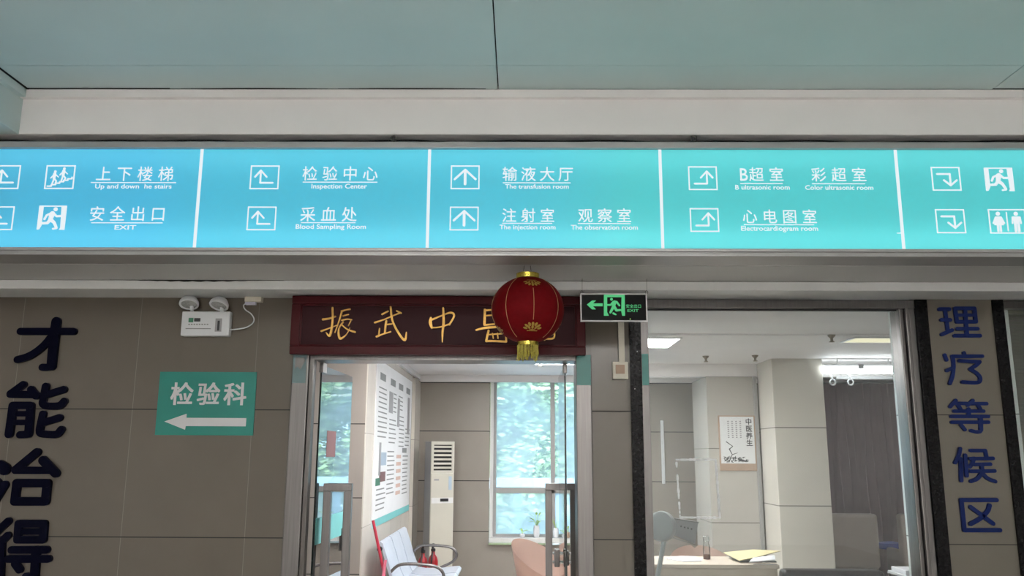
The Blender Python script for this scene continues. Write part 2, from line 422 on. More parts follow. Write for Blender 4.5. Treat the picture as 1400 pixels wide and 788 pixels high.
# white band over the sign, beam on the left
struct('wall_beam', bx(-6, 6, SY, WY+.2, 3.40, CZ+.05, bev=.006), M['white_paint'], 'white painted beam face between ceiling and lit sign', 'wall')
struct('wall_left', bx(-6, -2.86, -5, SY+.01, 3.40, CZ+.05, bev=.006), M['ceil'], 'pale beam side running toward camera at upper left corner', 'wall')
b = B(); box(b, -2.86, 6, SY-.035, SY, CZ-.05, CZ-.004)
struct('trim_1', b, M['white_paint'], 'narrow white edging along top of white beam', 'trim')
b = B(); box(b, -2.86, -2.825, -5, SY-.036, CZ-.05, CZ-.004)
struct('trim_2', b, M['ceil'], 'narrow pale edging on the left beam meeting the ceiling', 'trim')
b = B(); box(b, -2.826, -2.812, -5, SY-.03, CZ-.002, CZ+.002); box(b, -2.82, -2.0, SY-.046, SY-.036, CZ-.002, CZ+.002)
for i in range(30): box(b, -2.0+i*.06, -1.94+i*.06, SY-.036-.010*abs(math.sin(i*.21)), SY-.035, CZ-.002, CZ+.002)
box(b, 2.66, 6, SY-.042, SY-.035, CZ-.002, CZ+.002)
struct('trim_11', b, M['gap'], 'dark uneven gap line where ceiling boards meet the white edging', 'gap')
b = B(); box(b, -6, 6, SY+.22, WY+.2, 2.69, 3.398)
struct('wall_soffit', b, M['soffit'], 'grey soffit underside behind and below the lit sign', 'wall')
b = B(); box(b, -6, 6, 5.16, 5.30, 2.632, 2.688, bev=.004); box(b, -6, 6, 5.30, WY, 2.658, 2.688)
struct('trim_3', b, M['trimwhite'], 'white moulding strip across the wall top under the soffit', 'trim')
b = B()
n = 40; a0, a1 = at(150, 383, 5.158), at(388, 384, 5.158)
up = [(a0.x+(a1.x-a0.x)*i/n, 2.6895) for i in range(n+1)]
lo = [(a0.x+(a1.x-a0.x)*i/n, 2.6885-.011*math.sin(PI*i/n)**1.5*(.8+.2*math.sin(i*1.9))) for i in range(n+1)]
prism(b, up+lo[::-1], 5.1575, 5.161)
struct('trim_4', b, M['gap'], 'dark open crack between soffit and white moulding at left', 'crack')
b = B(); box(b, -6.1, -6, -5, WY, 0, CZ); struct('wall_west', b, M['white_paint'], 'corridor side wall on the left outside the picture', 'wall')
b = B(); box(b, 6, 6.1, -5, RY, 0, CZ); struct('wall_east', b, M['white_paint'], 'side wall on the right outside the picture', 'wall')
b = B(); box(b, -6, 6, -5.1, -5, 0, CZ); struct('wall_rear', b, M['white_paint'], 'corridor wall behind the camera', 'wall')

# ------------------------------------------------------------------ the wall with door and window
JL0, JL1, JR0, JR1 = -1.517, -1.378, .368, .470
BK0, BK1, ST1, GL1, FR1, BK2, CO1, BK3 = .728, .803, .854, 2.540, 2.643, 2.722, 3.158, 3.231
struct('wall_front', bx(-6, JL0, WY, WY+.2, 0, 2.70), M['tile'], 'polished beige tiled wall left of the doorway', 'wall')
b = B(); box(b, JL0, JR1, WY+.02, WY+.2, 2.275, 2.70)
struct('wall_lintel', b, M['tile_mid'], 'wall strip over the glass doorway behind the red name board', 'wall')
struct('wall_middle', bx(JR1, BK0, WY+.01, WY+.2, 0, 2.70), M['tile_mid'], 'narrow beige tiled wall between doorway and big window', 'wall')
struct('wall_column', bx(BK2-.02, CO1+.02, WY-.012, WY+.25, 0, 2.70), M['tile_col'], 'cream tiled column carrying five blue characters', 'column')
for nm, x0, x1, lb in (('trim_5', BK0, BK1, 'black stone strip between narrow wall and big window'),
                       ('trim_6', FR1, BK2, 'black stone strip on the left edge of the cream column'),
                       ('trim_7', CO1, BK3, 'black stone strip on the right edge of the cream column')):
    struct(nm, bx(x0, x1, WY-.03, WY+.2, 0, 2.655, bev=.003), M['black'], lb, 'trim')
# small bolt heads on the black strip by the window
b = B()
for px, py in ((871, 481), (868, 532)):
    q = at(px, py, WY-.032); sphere(b, q, .0045)
obj('screw', b, M['chrome'], bpy.data.objects['trim_5'])

# door frame
t = thing('door_3', (JL0, WY, 0), 'stainless steel frame around the glass doorway', 'door frame', kind='structure')
b = bx(JL0, JL1-.03, WY-.03, WY+.10, 0, 2.275, bev=.006)
obj('jamb', b, M['steel'], t)
obj('jamb', bx(JL1-.03, JL1, WY-.005, WY+.07, 0, 2.275, bev=.004), M['steel_dark'], t)
obj('jamb', bx(JR0, JR1, WY-.03, WY+.22, 0, 2.275, bev=.006), M['steel'], t)
obj('lintel', bx(JL1, JR0, WY-.02, WY+.21, 2.235, 2.275, bev=.004), M['steel'], t)
b = B(); q = at(405, 524, WY-.03); box(b, JL0+.006, JL1-.045, WY-.0325, WY-.031, q.z, 2.27)
o = obj('protective_film', b, M['film_grey'], t)
b = B(); q = at(800, 527, WY-.03); box(b, JR0+.004, JR1-.004, WY-.0325, WY-.031, q.z, 2.5 if False else 2.272)
obj('protective_film', b, M['film'], t)
# torn corner of the left film
b = B(); a = at(404, 489, WY-.034); c = at(417, 503, WY-.034)
prism(b, [(a.x, a.z), (c.x-.01, a.z), (c.x, a.z-.02), (c.x-.025, c.z), (c.x-.03, c.z-.012), (a.x+.015, c.z+.008), (a.x, c.z-.01)], WY-.034, WY-.033)
obj('torn_patch', b, M['steel'], t)

# big fixed window
t = thing('window_1', (BK1, WY, 0), 'large fixed glass window in a steel frame looking into the room', 'window', kind='structure')
FT0, FT1 = 2.596, 2.652
b = B(); box(b, BK1, FR1, WY-.02, WY+.12, FT0, FT1, bev=.004)
box(b, BK1, ST1, WY-.015, WY+.12, 0, FT0, bev=.003)
for x0, x1, y0 in ((GL1, GL1+.03, WY-.005), (GL1+.032, GL1+.058, WY-.03), (GL1+.060, FR1, WY-.012)):
    box(b, x0, x1, y0, WY+.14, 0, FT0, bev=.006)
box(b, BK1, FR1, WY-.02, WY+.12, 0, .30, bev=.004)
obj('window_frame', b, M['steel'], t)
obj('gasket', bx(ST1, GL1, WY+.03, WY+.05, FT0-.009, FT0), M['black_matte'], t)
b = B(); q0 = at(888, 484, WY-.02); q1 = at(888, 527, WY-.02)
box(b, BK1+.004, ST1-.004, WY-.0175, WY-.0155, q1.z, q0.z); obj('protective_film', b, M['film'], t)
obj('pane', bx(ST1-.01, GL1+.005, WY+.05, WY+.058, .3, FT0), M['glass'], t)
# rectangle of tape residue left on the pane
b = B(); x0, x1, z0, z1 = rect(926, 629, 980, 708, WY+.05)
def residue(p, q, k, keep):
    for i in range(k):
        if random.random() > keep: continue
        a = Vector(p).lerp(Vector(q), i/k); c = Vector(p).lerp(Vector(q), (i+1)/k)
        wd = random.uniform(.010, .019)
        stroke(b, [(a.x, a.y), (c.x, c.y)], wd, WY+.0485, WY+.0497, n=8)
residue((x0, z1), (x1, z1+.002), 18, 1.); residue((x1, z1), (x1+.012, z0), 22, 1.)
residue((x1, z0), (x0+.02, z0), 16, 1.); residue((x0, z1-.02), (x0+.012, z0), 26, .72)
o = obj('tape_residue', b, M['tape'], t); o['label'] = 'rectangle of white tape residue stuck on the pane'

# window with blinds at the right edge
t = thing('window_2', (BK3, WY, 0), 'window right of the cream column with a lowered blind inside', 'window', kind='structure')
b = B(); box(b, BK3, 6, WY-.005, WY+.1, 2.60, 2.652, bev=.004); box(b, BK3, BK3+.02, WY+.02, WY+.1, 0, 2.6); box(b, BK3, 6, WY, WY+.1, 0, .93, bev=.004)
obj('window_frame', b, M['steel_dark'], t)
obj('pane', bx(BK3+.02, 6, WY+.04, WY+.048, .93, 2.60), M['glass'], t)
b = B()
for i in range(64):
    z = .95+i*.0255
    for s in (0,):
        v = [b.verts.new(p) for p in ((BK3+.03, WY+.075, z), (5.9, WY+.075, z), (5.9, WY+.098, z+.024), (BK3+.03, WY+.098, z+.024))]
        b.faces.new(v)
r = bmesh.ops.solidify(b, geom=b.faces[:], thickness=.0012)
t2 = thing('window_blind', (4.5, WY+.085, .95), 'olive grey slatted blind behind the window at the right edge', 'blind')
obj('slats', b, M['blind'], t2)
obj('head_rail', bx(BK3+.03, 5.9, WY+.07, WY+.105, 2.575, 2.60), M['blind'], t2)
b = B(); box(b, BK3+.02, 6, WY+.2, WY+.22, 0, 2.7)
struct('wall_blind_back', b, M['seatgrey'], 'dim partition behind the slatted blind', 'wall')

# ================================================================== the lit direction sign
D = [-3.10, -1.803, -.515, .781, 2.099, 3.39]
PZ0, PZ1 = 2.7295, 3.3085
sign = thing('direction_sign', (0, SY, 2.687), 'long backlit teal hospital direction sign across the whole corridor', 'sign')
b = B()
box(b, D[0]-.06, D[-1]+.06, SY-.03, SY+.20, 2.687, 2.704, bev=.003)
box(b, D[0]-.06, D[-1]+.06, SY-.02, SY+.03, 2.704, 2.712)
box(b, D[0]-.06, D[-1]+.06, SY-.034, SY+.03, 2.712, PZ0, bev=.003)
box(b, D[0]-.06, D[-1]+.06, SY-.03, SY+.20, PZ1, 3.345, bev=.003)
box(b, D[0]-.06, D[0], SY-.03, SY+.20, PZ0, PZ1); box(b, D[-1], D[-1]+.06, SY-.03, SY+.20, PZ0, PZ1)
obj('frame', b, M['alu'], sign)
obj('back_box', bx(D[0]-.05, D[-1]+.05, SY+.195, SY+.215, 2.69, 3.345), M['white_paint'], sign)
for z in (PZ0+.045, PZ1-.035):
    ld = bpy.data.lights.new('tube_light', 'AREA'); ld.shape = 'RECTANGLE'; ld.size = D[-1]-D[0]; ld.size_y = .03
    ld.energy = TUBE_WATT*(1.15 if z < 3 else .85); ld.color = (.92, .98, 1)
    lo = bpy.data.objects.new('tube_light', ld); COL.objects.link(lo); lo.parent = sign
    lo.location = Vector((( D[0]+D[-1])/2, SY+.12, z))-LOC[sign.name]; lo.rotation_euler = (-PI/2, 0, 0)
# dimension helpers: photograph pixels on the sign face
F1 = SY-.0035; F0 = SY-.0015
def R(x0, y0, x1, y1): return rect(x0, y0, x1, y1, SY)
def RC(cx, cy, wd=39, ht=32): return R(cx-wd/2, cy-ht/2, cx+wd/2, cy+ht/2)
class Unit:
    """draws in a unit square laid over a world rectangle"""
    def __init__(s, bm, r, y0=None, y1=None): s.b, s.r, s.y0, s.y1 = bm, r, (F1 if y0 is None else y0), (F0 if y1 is None else y1)
    def p(s, u, v): return (s.r[0]+(s.r[1]-s.r[0])*u, s.r[2]+(s.r[3]-s.r[2])*v)
    def line(s, pts, wd):
        q = []
        for a in pts:
            w_ = (a[2] if len(a) > 2 else wd)*(s.r[3]-s.r[2]); q.append(s.p(a[0], a[1])+(w_,))
        stroke(s.b, q, wd, s.y0, s.y1, n=12, step=.00004)
    def poly(s, pts): prism(s.b, [s.p(u, v) for u, v in pts], s.y0, s.y1)
    def dot(s, u, v, r):
        c = s.p(u, v); k = r*(s.r[3]-s.r[2]); ell(s.b, c[0], c[1], k, k, s.y0, s.y1)
    def border(s, t=.05):
        tx = t*(s.r[3]-s.r[2])/(s.r[1]-s.r[0])
        s.poly([(0, 0), (1, 0), (1, t), (0, t)]); s.poly([(0, 1-t), (1, 1-t), (1, 1), (0, 1)])
        s.poly([(0, t), (tx, t), (tx, 1-t), (0, 1-t)]); s.poly([(1-tx, t), (1, t), (1, 1-t), (1-tx, 1-t)])
def icon_turn_left(u):      # stem from the right, up arrow
    u.border(); u.line([(.79, .27), (.36, .27), (.36, .78)], .07); u.line([(.17, .52), (.36, .79), (.57, .52)], .07)
def icon_turn_right(u):
    u.border(); u.line([(.21, .27), (.64, .27), (.64, .78)], .07); u.line([(.43, .52), (.64, .79), (.84, .52)], .07)
def icon_up(u):
    u.border(); u.line([(.5, .22), (.5, .80)], .11); u.line([(.14, .42), (.5, .82), (.86, .42)], .085)
def icon_down_right(u):
    u.border(); u.line([(.20, .70), (.64, .70), (.64, .24)], .075); u.line([(.42, .44), (.64, .22), (.86, .44)], .075)
def icon_stairs(u):
    u.border()
    st = []; x, z = .10, .12
    for i in range(6): u.line([(x, z), (x+.14, z)], .055); u.line([(x+.14, z), (x+.14, z+.062)], .055); x += .135; z += .062
    for hx, hz in ((.32, .73), (.62, .86)):
        u.dot(hx, hz, .055); u.line([(hx-.01, hz-.10, .13), (hx-.02, hz-.30, .10)], .1)
        u.line([(hx-.02, hz-.30), (hx-.06, hz-.50)], .06); u.line([(hx, hz-.30), (hx+.07, hz-.40), (hx+.05, hz-.48)], .06)
        u.line([(hx-.03, hz-.13), (hx-.13, hz-.27)], .045); u.line([(hx+.03, hz-.13), (hx+.12, hz-.22)], .045)
def man(u, g=1.0):
    u.dot(.60, .85, .085)
    u.line([(.50, .66, .22), (.45, .42, .17)], .2)
    u.line([(.50, .70), (.30, .60), (.24, .44)], .085*g); u.line([(.55, .68), (.66, .56), (.86, .57)], .085*g)
    u.line([(.47, .42, .16), (.60, .30, .12), (.70, .08, .10)], .12); u.line([(.70, .06), (.58, .04)], .07)
    u.line([(.45, .42, .15), (.36, .28, .11), (.10, .26, .09)], .12)
def icon_exit(u):
    u.poly([(0, 1), (.16, 1), (.16, .30), (.16, .18), (.09, .02), (0, 0)]); u.poly([(.80, 1), (1, 1), (1, 0), (.80, 0), (.84, .08)])
    u.poly([(.16, 1), (.80, 1), (.80, .955), (.16, .955)]); man(u)
def icon_toilets(u):
    u.border(); u.poly([(.475, .10), (.505, .10), (.505, .88), (.475, .88)])
    for cx, fem in ((.26, 1), (.74, 0)):
        u.dot(cx, .81, .085)
        if fem:
            u.poly([(cx-.06, .70), (cx+.06, .70), (cx+.13, .34), (cx-.13, .34)])
            for s in (-1, 1): u.line([(cx+s*.07, .67), (cx+s*.145, .42)], .065); u.line([(cx+s*.035, .34), (cx+s*.035, .10)], .08)
        else:
            u.poly([(cx-.09, .70), (cx+.09, .70), (cx+.075, .40), (cx-.075, .40)])
            for s in (-1, 1): u.line([(cx+s*.10, .67), (cx+s*.115, .42)], .06); u.line([(cx+s*.042, .42), (cx+s*.042, .10)], .10)
PAN = []
for i in range(5):
    b = bx(D[i]+.0005, D[i+1]-.0005, SY, SY+.004, PZ0-.004, PZ1+.004)
    for f in b.faces:
        if f.calc_center_median().y > SY+.0005: f.material_index = 1
    p = obj('sign_panel', b, [M['print'], M['clear']], sign); PAN.append(p)
for x in D[1:-1]:
    obj('divider', bx(x-.0085, x+.0085, SY-.004, SY-.001, PZ0, PZ1), M['sign_light'], sign)
def lit(name, bm, i): return obj(name, bm, M['sign_light'], PAN[i])
def icons(i, lst):
    for fn, nm, c, wh in lst:
        bb = B(); fn(Unit(bb, RC(c[0], c[1], *wh))); lit(nm, bb, i)
A = (39.5, 32.5)
icons(0, [(icon_turn_left, 'arrow_icon', (7.5, 242.5), A), (icon_turn_left, 'arrow_icon', (-1, 298.7), A),
          (icon_stairs, 'stairs_icon', (82.3, 242.5), (40, 32.5)), (icon_exit, 'running_figure_icon', (71.3, 298), (38, 33))])
icons(1, [(icon_turn_left, 'arrow_icon', (361.9, 242.8), A), (icon_turn_left, 'arrow_icon', (357.8, 299), A)])
icons(2, [(icon_up, 'arrow_icon', (636, 242.8), A), (icon_up, 'arrow_icon', (634.6, 299.2), A)])
icons(3, [(icon_turn_right, 'arrow_icon', (960.8, 244), A), (icon_turn_right, 'arrow_icon', (963, 301.2), A)])
icons(4, [(icon_down_right, 'arrow_icon', (1293.2, 244.8), A), (icon_down_right, 'arrow_icon', (1299.3, 302.8), (40, 33)),
          (icon_exit, 'running_figure_icon', (1365.7, 245.6), (39, 32)), (icon_toilets, 'toilets_icon', (1377.3, 303), (51, 33.5))])
ROWS = [  # panel, characters, x0 x1 y0 y1, underline x0 x1 y, latin, x0 x1 y(cap top) y(base)
    (0, '上下楼梯', (132, 237.5, 228, 247.5), (124.5, 241, 250), 'Up and down  he stairs', (130.5, 235, 252, 258)),
    (0, '安全出口', (123, 227, 282.5, 302.3), (125, 222.5, 305), 'EXIT', (157, 186.5, 308.2, 314.2)),
    (1, '检验中心', (414, 516.5, 227.8, 247), (414, 516, 249.4), 'Inspection Center', (426, 502, 251.6, 258)),
    (1, '采血处', (411, 488, 283.3, 303), (411.5, 486, 304.8), 'Blood Sampling Room', (404.5, 500.5, 307, 313.2)),
    (2, '输液大厅', (687, 783.5, 228.5, 247.5), (687.5, 780, 250.3), 'The transfusion room', (690.5, 777.5, 252.3, 258.2)),
    (2, '注射室', (686.5, 758, 285.3, 303.8), (686.5, 755, 305.7), 'The injection room', (683, 759.5, 307.8, 313.8)),
    (2, '观察室', (790.5, 863, 285.3, 304.2), (790, 862, 306), 'The observation room', (780.5, 872, 308, 314.3)),
    (3, '超室', (1024, 1071, 229.2, 247.8), (1012, 1070, 251.3), 'B ultrasonic room', (1005, 1079.5, 253.3, 259.5)),
    (3, '彩超室', (1109, 1184, 229.5, 248.3), (1110, 1182.5, 251.6), 'Color ultrasonic room', (1100.5, 1193.5, 253.6, 259.8)),
    (3, '心电图室', (1015, 1116.5, 286.7, 305.6), (1017, 1112.5, 307.6), 'Electrocardiogram room', (1013, 1118, 309.4, 315.8)),
]
for i in range(5):
    b = B(); any_ = False
    for pi, zh, zr, ul, en, er in ROWS:
        if pi != i: continue
        any_ = True
        chinese(b, zh, R(zr[0], zr[2], zr[1], zr[3]), F1, .006)
        x0, x1, z0, z1 = R(ul[0], ul[2]-.55, ul[1], ul[2]+.55); prism(b, [(x0, z0), (x1, z0), (x1, z1), (x0, z1)], F1, F0)
        latin(b, en, R(er[0], er[2], er[1], er[3]), F1, .016)
    if i == 3:
        latin(b, 'B', R(1011.5, 230.5, 1022, 247.3), F1, .01)
        x0, x1, z0, z1 = R(1226, 318.6, 1233, 319.6); b2 = B()
        prism(b2, [(x0, z0), (x1, z0), (x1, z1), (x0, z1)], F1, F0); lit('tick_mark', b2, 3)
    if any_: lit('lettering', b, i)
    else: b.free()
# cable lying on top of the sign with two knotted ties
b = B(); pts = []
for i in range(61):
    x = -3.2+6.6*i/60
    pts.append((x, SY+.01, 3.362+.006*math.sin(i*.9)*math.sin(i*.31)))
tube(b, smoothpts(pts, 2), .0045, 6)
cb = tag(obj('power_cable', b, M['gap'], None, True), 'thin dark cable lying along the top of the lit sign', 'cable')
for px in (538, 948):
    q = at(px, 189.5, SY-.01); b = B()
    for k in range(3):
        tube(b, [q+Vector((.016*math.cos(a*.7+k), .008*math.sin(a*1.1+k), .014*math.sin(a*.7+k*1.3))) for a in range(10)], .0032, 6)
    obj('wire_tie', b, M['steel'], cb, True)

# ================================================================== fittings on and before the wall
# --- red name board
t = thing('name_board', (-.54, WY-.06, 2.27), 'dark red wooden name board with gold brush characters over the doorway', 'sign board')
PX0, PX1, Pz0, Pz1, PY = -1.516, .428, 2.262, 2.652, WY-.125
b = B()
for x0, x1, z0, z1 in ((PX0, PX1, Pz0, Pz0+.055), (PX0, PX1, Pz1-.055, Pz1), (PX0, PX0+.06, Pz0+.055, Pz1-.055), (PX1-.06, PX1, Pz0+.055, Pz1-.055)):
    box(b, x0, x1, PY, WY-.06, z0, z1, bev=.006)
i0 = .055
for x0, x1, z0, z1 in ((PX0+i0, PX1-i0, Pz0+i0, Pz0+i0+.012), (PX0+i0, PX1-i0, Pz1-i0-.012, Pz1-i0), (PX0+i0, PX0+i0+.014, Pz0+i0, Pz1-i0), (PX1-i0-.014, PX1-i0, Pz0+i0, Pz1-i0)):
    box(b, x0, x1, PY+.012, WY-.06, z0, z1, bev=.004)
obj('frame', b, M['maroon'], t)
board = obj('board', bx(PX0+.02, PX1-.02, PY+.024, WY-.055, Pz0+.02, Pz1-.02), M['maroon_in'], t)
g = crop(380, 380, 5, PY); G0, G1 = PY+.014, PY+.0245
def brush(lst, f):
    bb = B()
    for pts in lst:
        P = [Vector(p) for p in pts]; q = smoothpts(P, 5) if len(P) > 2 else P
        stroke(bb, f([(a.x, a.y, a.z) for a in q]), .01, G0, G1, n=8)
    return bb
CH = [
 [[(303, 282, 14), (345, 276, 12), (388, 262, 12)], [(370, 203, 14), (370, 290, 13), (352, 392, 15), (325, 372, 5)], [(293, 362, 13), (340, 345, 8), (398, 322, 6)],
  [(432, 226, 13), (460, 218, 9), (488, 212, 11)], [(434, 228, 12), (412, 300, 9), (385, 372, 6)], [(442, 258, 9), (478, 248, 8)], [(432, 288, 9), (470, 280, 8), (500, 284, 8)],
  [(442, 300, 10), (412, 350, 10), (420, 412, 16), (462, 388, 7), (488, 340, 5)], [(494, 292, 7), (478, 325, 6)], [(432, 318, 8), (470, 350, 10), (522, 368, 13)]],
 [[(710, 247, 13), (750, 226, 10)], [(660, 304, 13), (720, 284, 9), (770, 262, 8), (836, 236, 10)], [(768, 196, 12), (780, 290, 13), (820, 372, 14), (864, 424, 15), (876, 370, 6)],
  [(738, 292, 14), (732, 330, 13), (728, 378, 12)], [(735, 318, 9), (776, 312, 9)], [(692, 345, 9), (686, 396, 11)], [(672, 400, 14), (712, 384, 9), (768, 366, 8)], [(810, 224, 10), (838, 238, 12)]],
 [[(1128, 204, 12), (1131, 300, 15), (1124, 370, 13), (1122, 436, 6)], [(1044, 272, 14), (1040, 305, 22), (1050, 340, 14)], [(1050, 284, 14), (1120, 255, 9), (1180, 236, 13), (1203, 258, 13), (1170, 318, 12)],
  [(1052, 338, 10), (1100, 336, 8), (1165, 316, 10)]],
]
for lst in CH: obj('brush_character', brush(lst, g), M['gold'], board)
g = crop(640, 350, 4.377, PY)
CH = [[[(100, 320, 13), (97, 410, 14)], [(100, 324, 11), (160, 320, 9)], [(102, 356, 8), (150, 352, 7)], [(100, 412, 10), (165, 405, 8)], [(175, 325, 11), (165, 370, 9)], [(172, 345, 8), (230, 340, 8)], [(180, 370, 9), (230, 410, 11)],
       [(48, 442, 10), (110, 428, 13), (240, 420, 10)], [(122, 445, 12), (108, 505, 13)], [(108, 508, 13), (150, 508, 11), (225, 512, 12)], [(225, 430, 11), (228, 512, 11)], [(145, 462, 8), (150, 490, 8)], [(175, 462, 8), (178, 490, 8)], [(112, 470, 7), (222, 462, 7)]],
      [[(395, 330, 13), (370, 380, 9)], [(385, 345, 9), (430, 340, 8)], [(400, 360, 12), (398, 480, 13), (430, 465, 6)], [(475, 325, 11), (480, 345, 9)], [(440, 360, 9), (520, 352, 9), (515, 380, 7)], [(460, 385, 10), (458, 500, 12)],
       [(462, 388, 8), (508, 384, 8), (505, 425, 8), (462, 430, 8)], [(462, 448, 8), (512, 445, 8), (512, 490, 10), (462, 495, 9)]]]
for lst in CH: obj('brush_character', brush(lst, g), M['gold'], board)

# --- dark blue raised characters on the left wall
def raised(name, label, group, strokes, f, m, wd, y0, y1):
    bb = B()
    for s in strokes:
        cur = len(s[0]) == 2 and s[0] and True
        stroke(bb, f([(p[0], p[1], (p[2] if len(p) > 2 else wd)) for p in s]), .01, y0, y1, n=16, step=.0003)
    return tag(obj(name, bb, m, None), label, 'character', group)
Y0, Y1 = WY-.022, WY+.001
g1 = crop(0, 420, 4.15, WY-.02); g2 = crop(0, 600, 4.19, WY-.02)
def curve(*p, n=5): return [tuple(v) for v in smoothpts([Vector((a[0], a[1], 0)) for a in p], n)]
def cv(*p): return [(v[0], v[1]) for v in curve(*p)]
raised('wall_character', 'navy raised 才 character, topmost of the four on the tiled wall', 'navy characters on the tiled wall',
       [[(115, 138), (415, 138)], [(318, 82, 52), (306, 170, 54), (290, 335, 50)], cv((290, 322), (278, 340), (240, 342)), cv((292, 165), (240, 225), (170, 275), (98, 298))], g1, M['navy'], 40, Y0, Y1)
raised('wall_character', 'navy raised 能 character crossing the tile joint below 才', 'navy characters on the tiled wall',
       [[(130, 440), (58, 492)], [(58, 495), (200, 498)], [(175, 468), (203, 505)], [(72, 560, 44), (50, 722, 44)], [(72, 558), (172, 558)], [(172, 560, 44), (160, 715, 44)], [(160, 722), (112, 725)], [(75, 606, 30), (165, 606, 30)], [(70, 655, 30), (162, 655, 30)],
        cv((258, 450), (245, 520), (242, 548), (270, 562), (335, 560), (362, 535)), [(255, 500), (360, 468)], cv((242, 608), (225, 690), (228, 715), (260, 722), (320, 722), (346, 695)), [(240, 658), (335, 628)]], g1, M['navy'], 40, Y0, Y1)
raised('wall_character', 'navy raised 治 character, third down on the tiled wall', 'navy characters on the tiled wall',
       [[(-5, 150, 50), (25, 175, 66)], [(-40, 230), (-15, 250)], [(25, 265, 44), (-50, 390, 40)], [(210, 78, 46), (88, 178, 44)], [(88, 182), (290, 182)], [(245, 125, 48), (318, 200, 46)],
        [(95, 255, 46), (268, 255, 46)], [(95, 255, 46), (82, 358, 46)], [(268, 255, 46), (258, 358, 46)], [(82, 360, 46), (258, 360, 46)]], g2, M['navy'], 40, Y0, Y1)
raised('wall_character', 'navy raised 得 character, lowest on the tiled wall, cut by the picture edge', 'navy characters on the tiled wall',
       [[(45, 474), (-35, 548)], [(42, 556), (-45, 640)], [(8, 590), (-2, 800)], [(105, 488), (252, 488)], [(105, 488), (98, 580)], [(252, 488), (245, 580)], [(98, 580), (245, 580)], [(102, 533, 32), (248, 533, 32)],
        [(65, 638), (265, 638)], [(45, 690), (275, 690)], [(205, 640, 46), (195, 800, 46)], [(195, 800), (148, 790)], [(85, 718), (110, 752)]], g2, M['navy'], 40, Y0, Y1)
# --- blue characters on the cream column
YC = WY-.012; Y0, Y1 = YC-.014, YC+.001
ga = crop(1200, 380, 6.565, YC-.012); gb = crop(1260, 400, 4.38, YC-.012); gc = crop(1280, 535, 12.12, YC-.012); gd = crop(1260, 580, 3.786, YC-.012)
GRP = 'blue characters on the cream column'
raised('column_character', 'blue raised 理 character at the top of the cream column', GRP,
       [[(555, 282), (642, 282)], [(572, 378), (650, 378)], [(578, 508), (668, 470)], [(605, 285), (632, 485)], [(695, 275), (868, 275)], [(695, 275), (712, 395)], [(868, 275), (882, 395)], [(712, 395), (882, 395)],
        [(702, 335, 28), (876, 335, 28)], [(783, 275), (802, 515)], [(714, 458), (895, 458)], [(692, 520), (920, 520)]], ga, M['blue'], 33, Y0, Y1)
raised('column_character', 'blue raised 疗 character second from the top of the column', GRP,
       [[(255, 362), (259, 376)], [(185, 383), (364, 382)], cv((186, 384), (192, 440), (186, 500), (170, 545)), [(140, 376), (150, 404)], [(152, 468), (182, 455)], [(226, 410), (348, 416)], cv((348, 416), (325, 438), (292, 460)), cv((292, 460), (335, 488), (352, 515), (335, 540), (245, 537))], gb, M['blue'], 21, Y0, Y1)
raised('column_character', 'blue raised 等 character on the tile joint, middle of the column', GRP,
       [[(325, 155), (232, 258)], [(325, 205), (500, 205)], [(360, 225), (405, 300)], [(610, 155), (525, 235)], [(600, 208), (835, 208)], [(690, 225), (735, 300)], [(298, 332), (785, 332)], [(538, 300, 62), (542, 400, 62)], [(250, 420), (862, 420)], [(262, 516), (865, 516)],
        [(735, 430, 64), (742, 640, 64)], cv((742, 640), (725, 672), (660, 676), (578, 655)), [(412, 560), (475, 638)]], gc, M['blue'], 56, Y0, Y1)
raised('column_character', 'blue raised 候 character second from the bottom of the column', GRP,
       [cv((200, 128), (192, 165), (174, 200)), [(202, 180), (206, 293)], [(226, 162), (234, 268)], [(255, 138), (330, 138)], [(330, 138), (338, 178)], [(252, 180), (370, 178)], cv((272, 178), (262, 205), (250, 222)), [(272, 210), (356, 208)], [(255, 245), (378, 243)],
        cv((312, 212), (312, 250), (290, 282), (256, 297)), cv((312, 250), (340, 280), (382, 298))], gd, M['blue'], 18, Y0, Y1)
raised('column_character', 'blue raised 区 character lowest on the cream column', GRP,
       [[(388, 394), (206, 394)], [(206, 394), (222, 550)], [(222, 550), (406, 550)], [(254, 430), (370, 516)], cv((352, 422), (342, 452), (300, 492), (254, 518))], gd, M['blue'], 20, Y0, Y1)

# --- green lab sign
x0, x1, z0, z1 = rect(216, 509, 349, 595.5, WY)
t = thing('wall_sign', ((x0+x1)/2, WY, z0), 'green arrow sign 检验科 pointing left on the beige tiled wall', 'sign')
obj('plate', bx(x0, x1, WY-.008, WY, z0, z1), M['green'], t)
b = B(); r = rect(234, 523.5, 336.5, 553.5, WY-.009); chinese(b, '检验科', r, WY-.0092, .004, .020)
ar = crop(200, 500, 7.506, WY-.009)
prism(b, [(p[0], p[1]) for p in ar([(185, 575), (415, 495), (412, 537), (1027, 540), (1020, 625), (405, 622), (397, 660)])], WY-.0095, WY-.008)
obj('lettering', b, M['signwhite'], t)

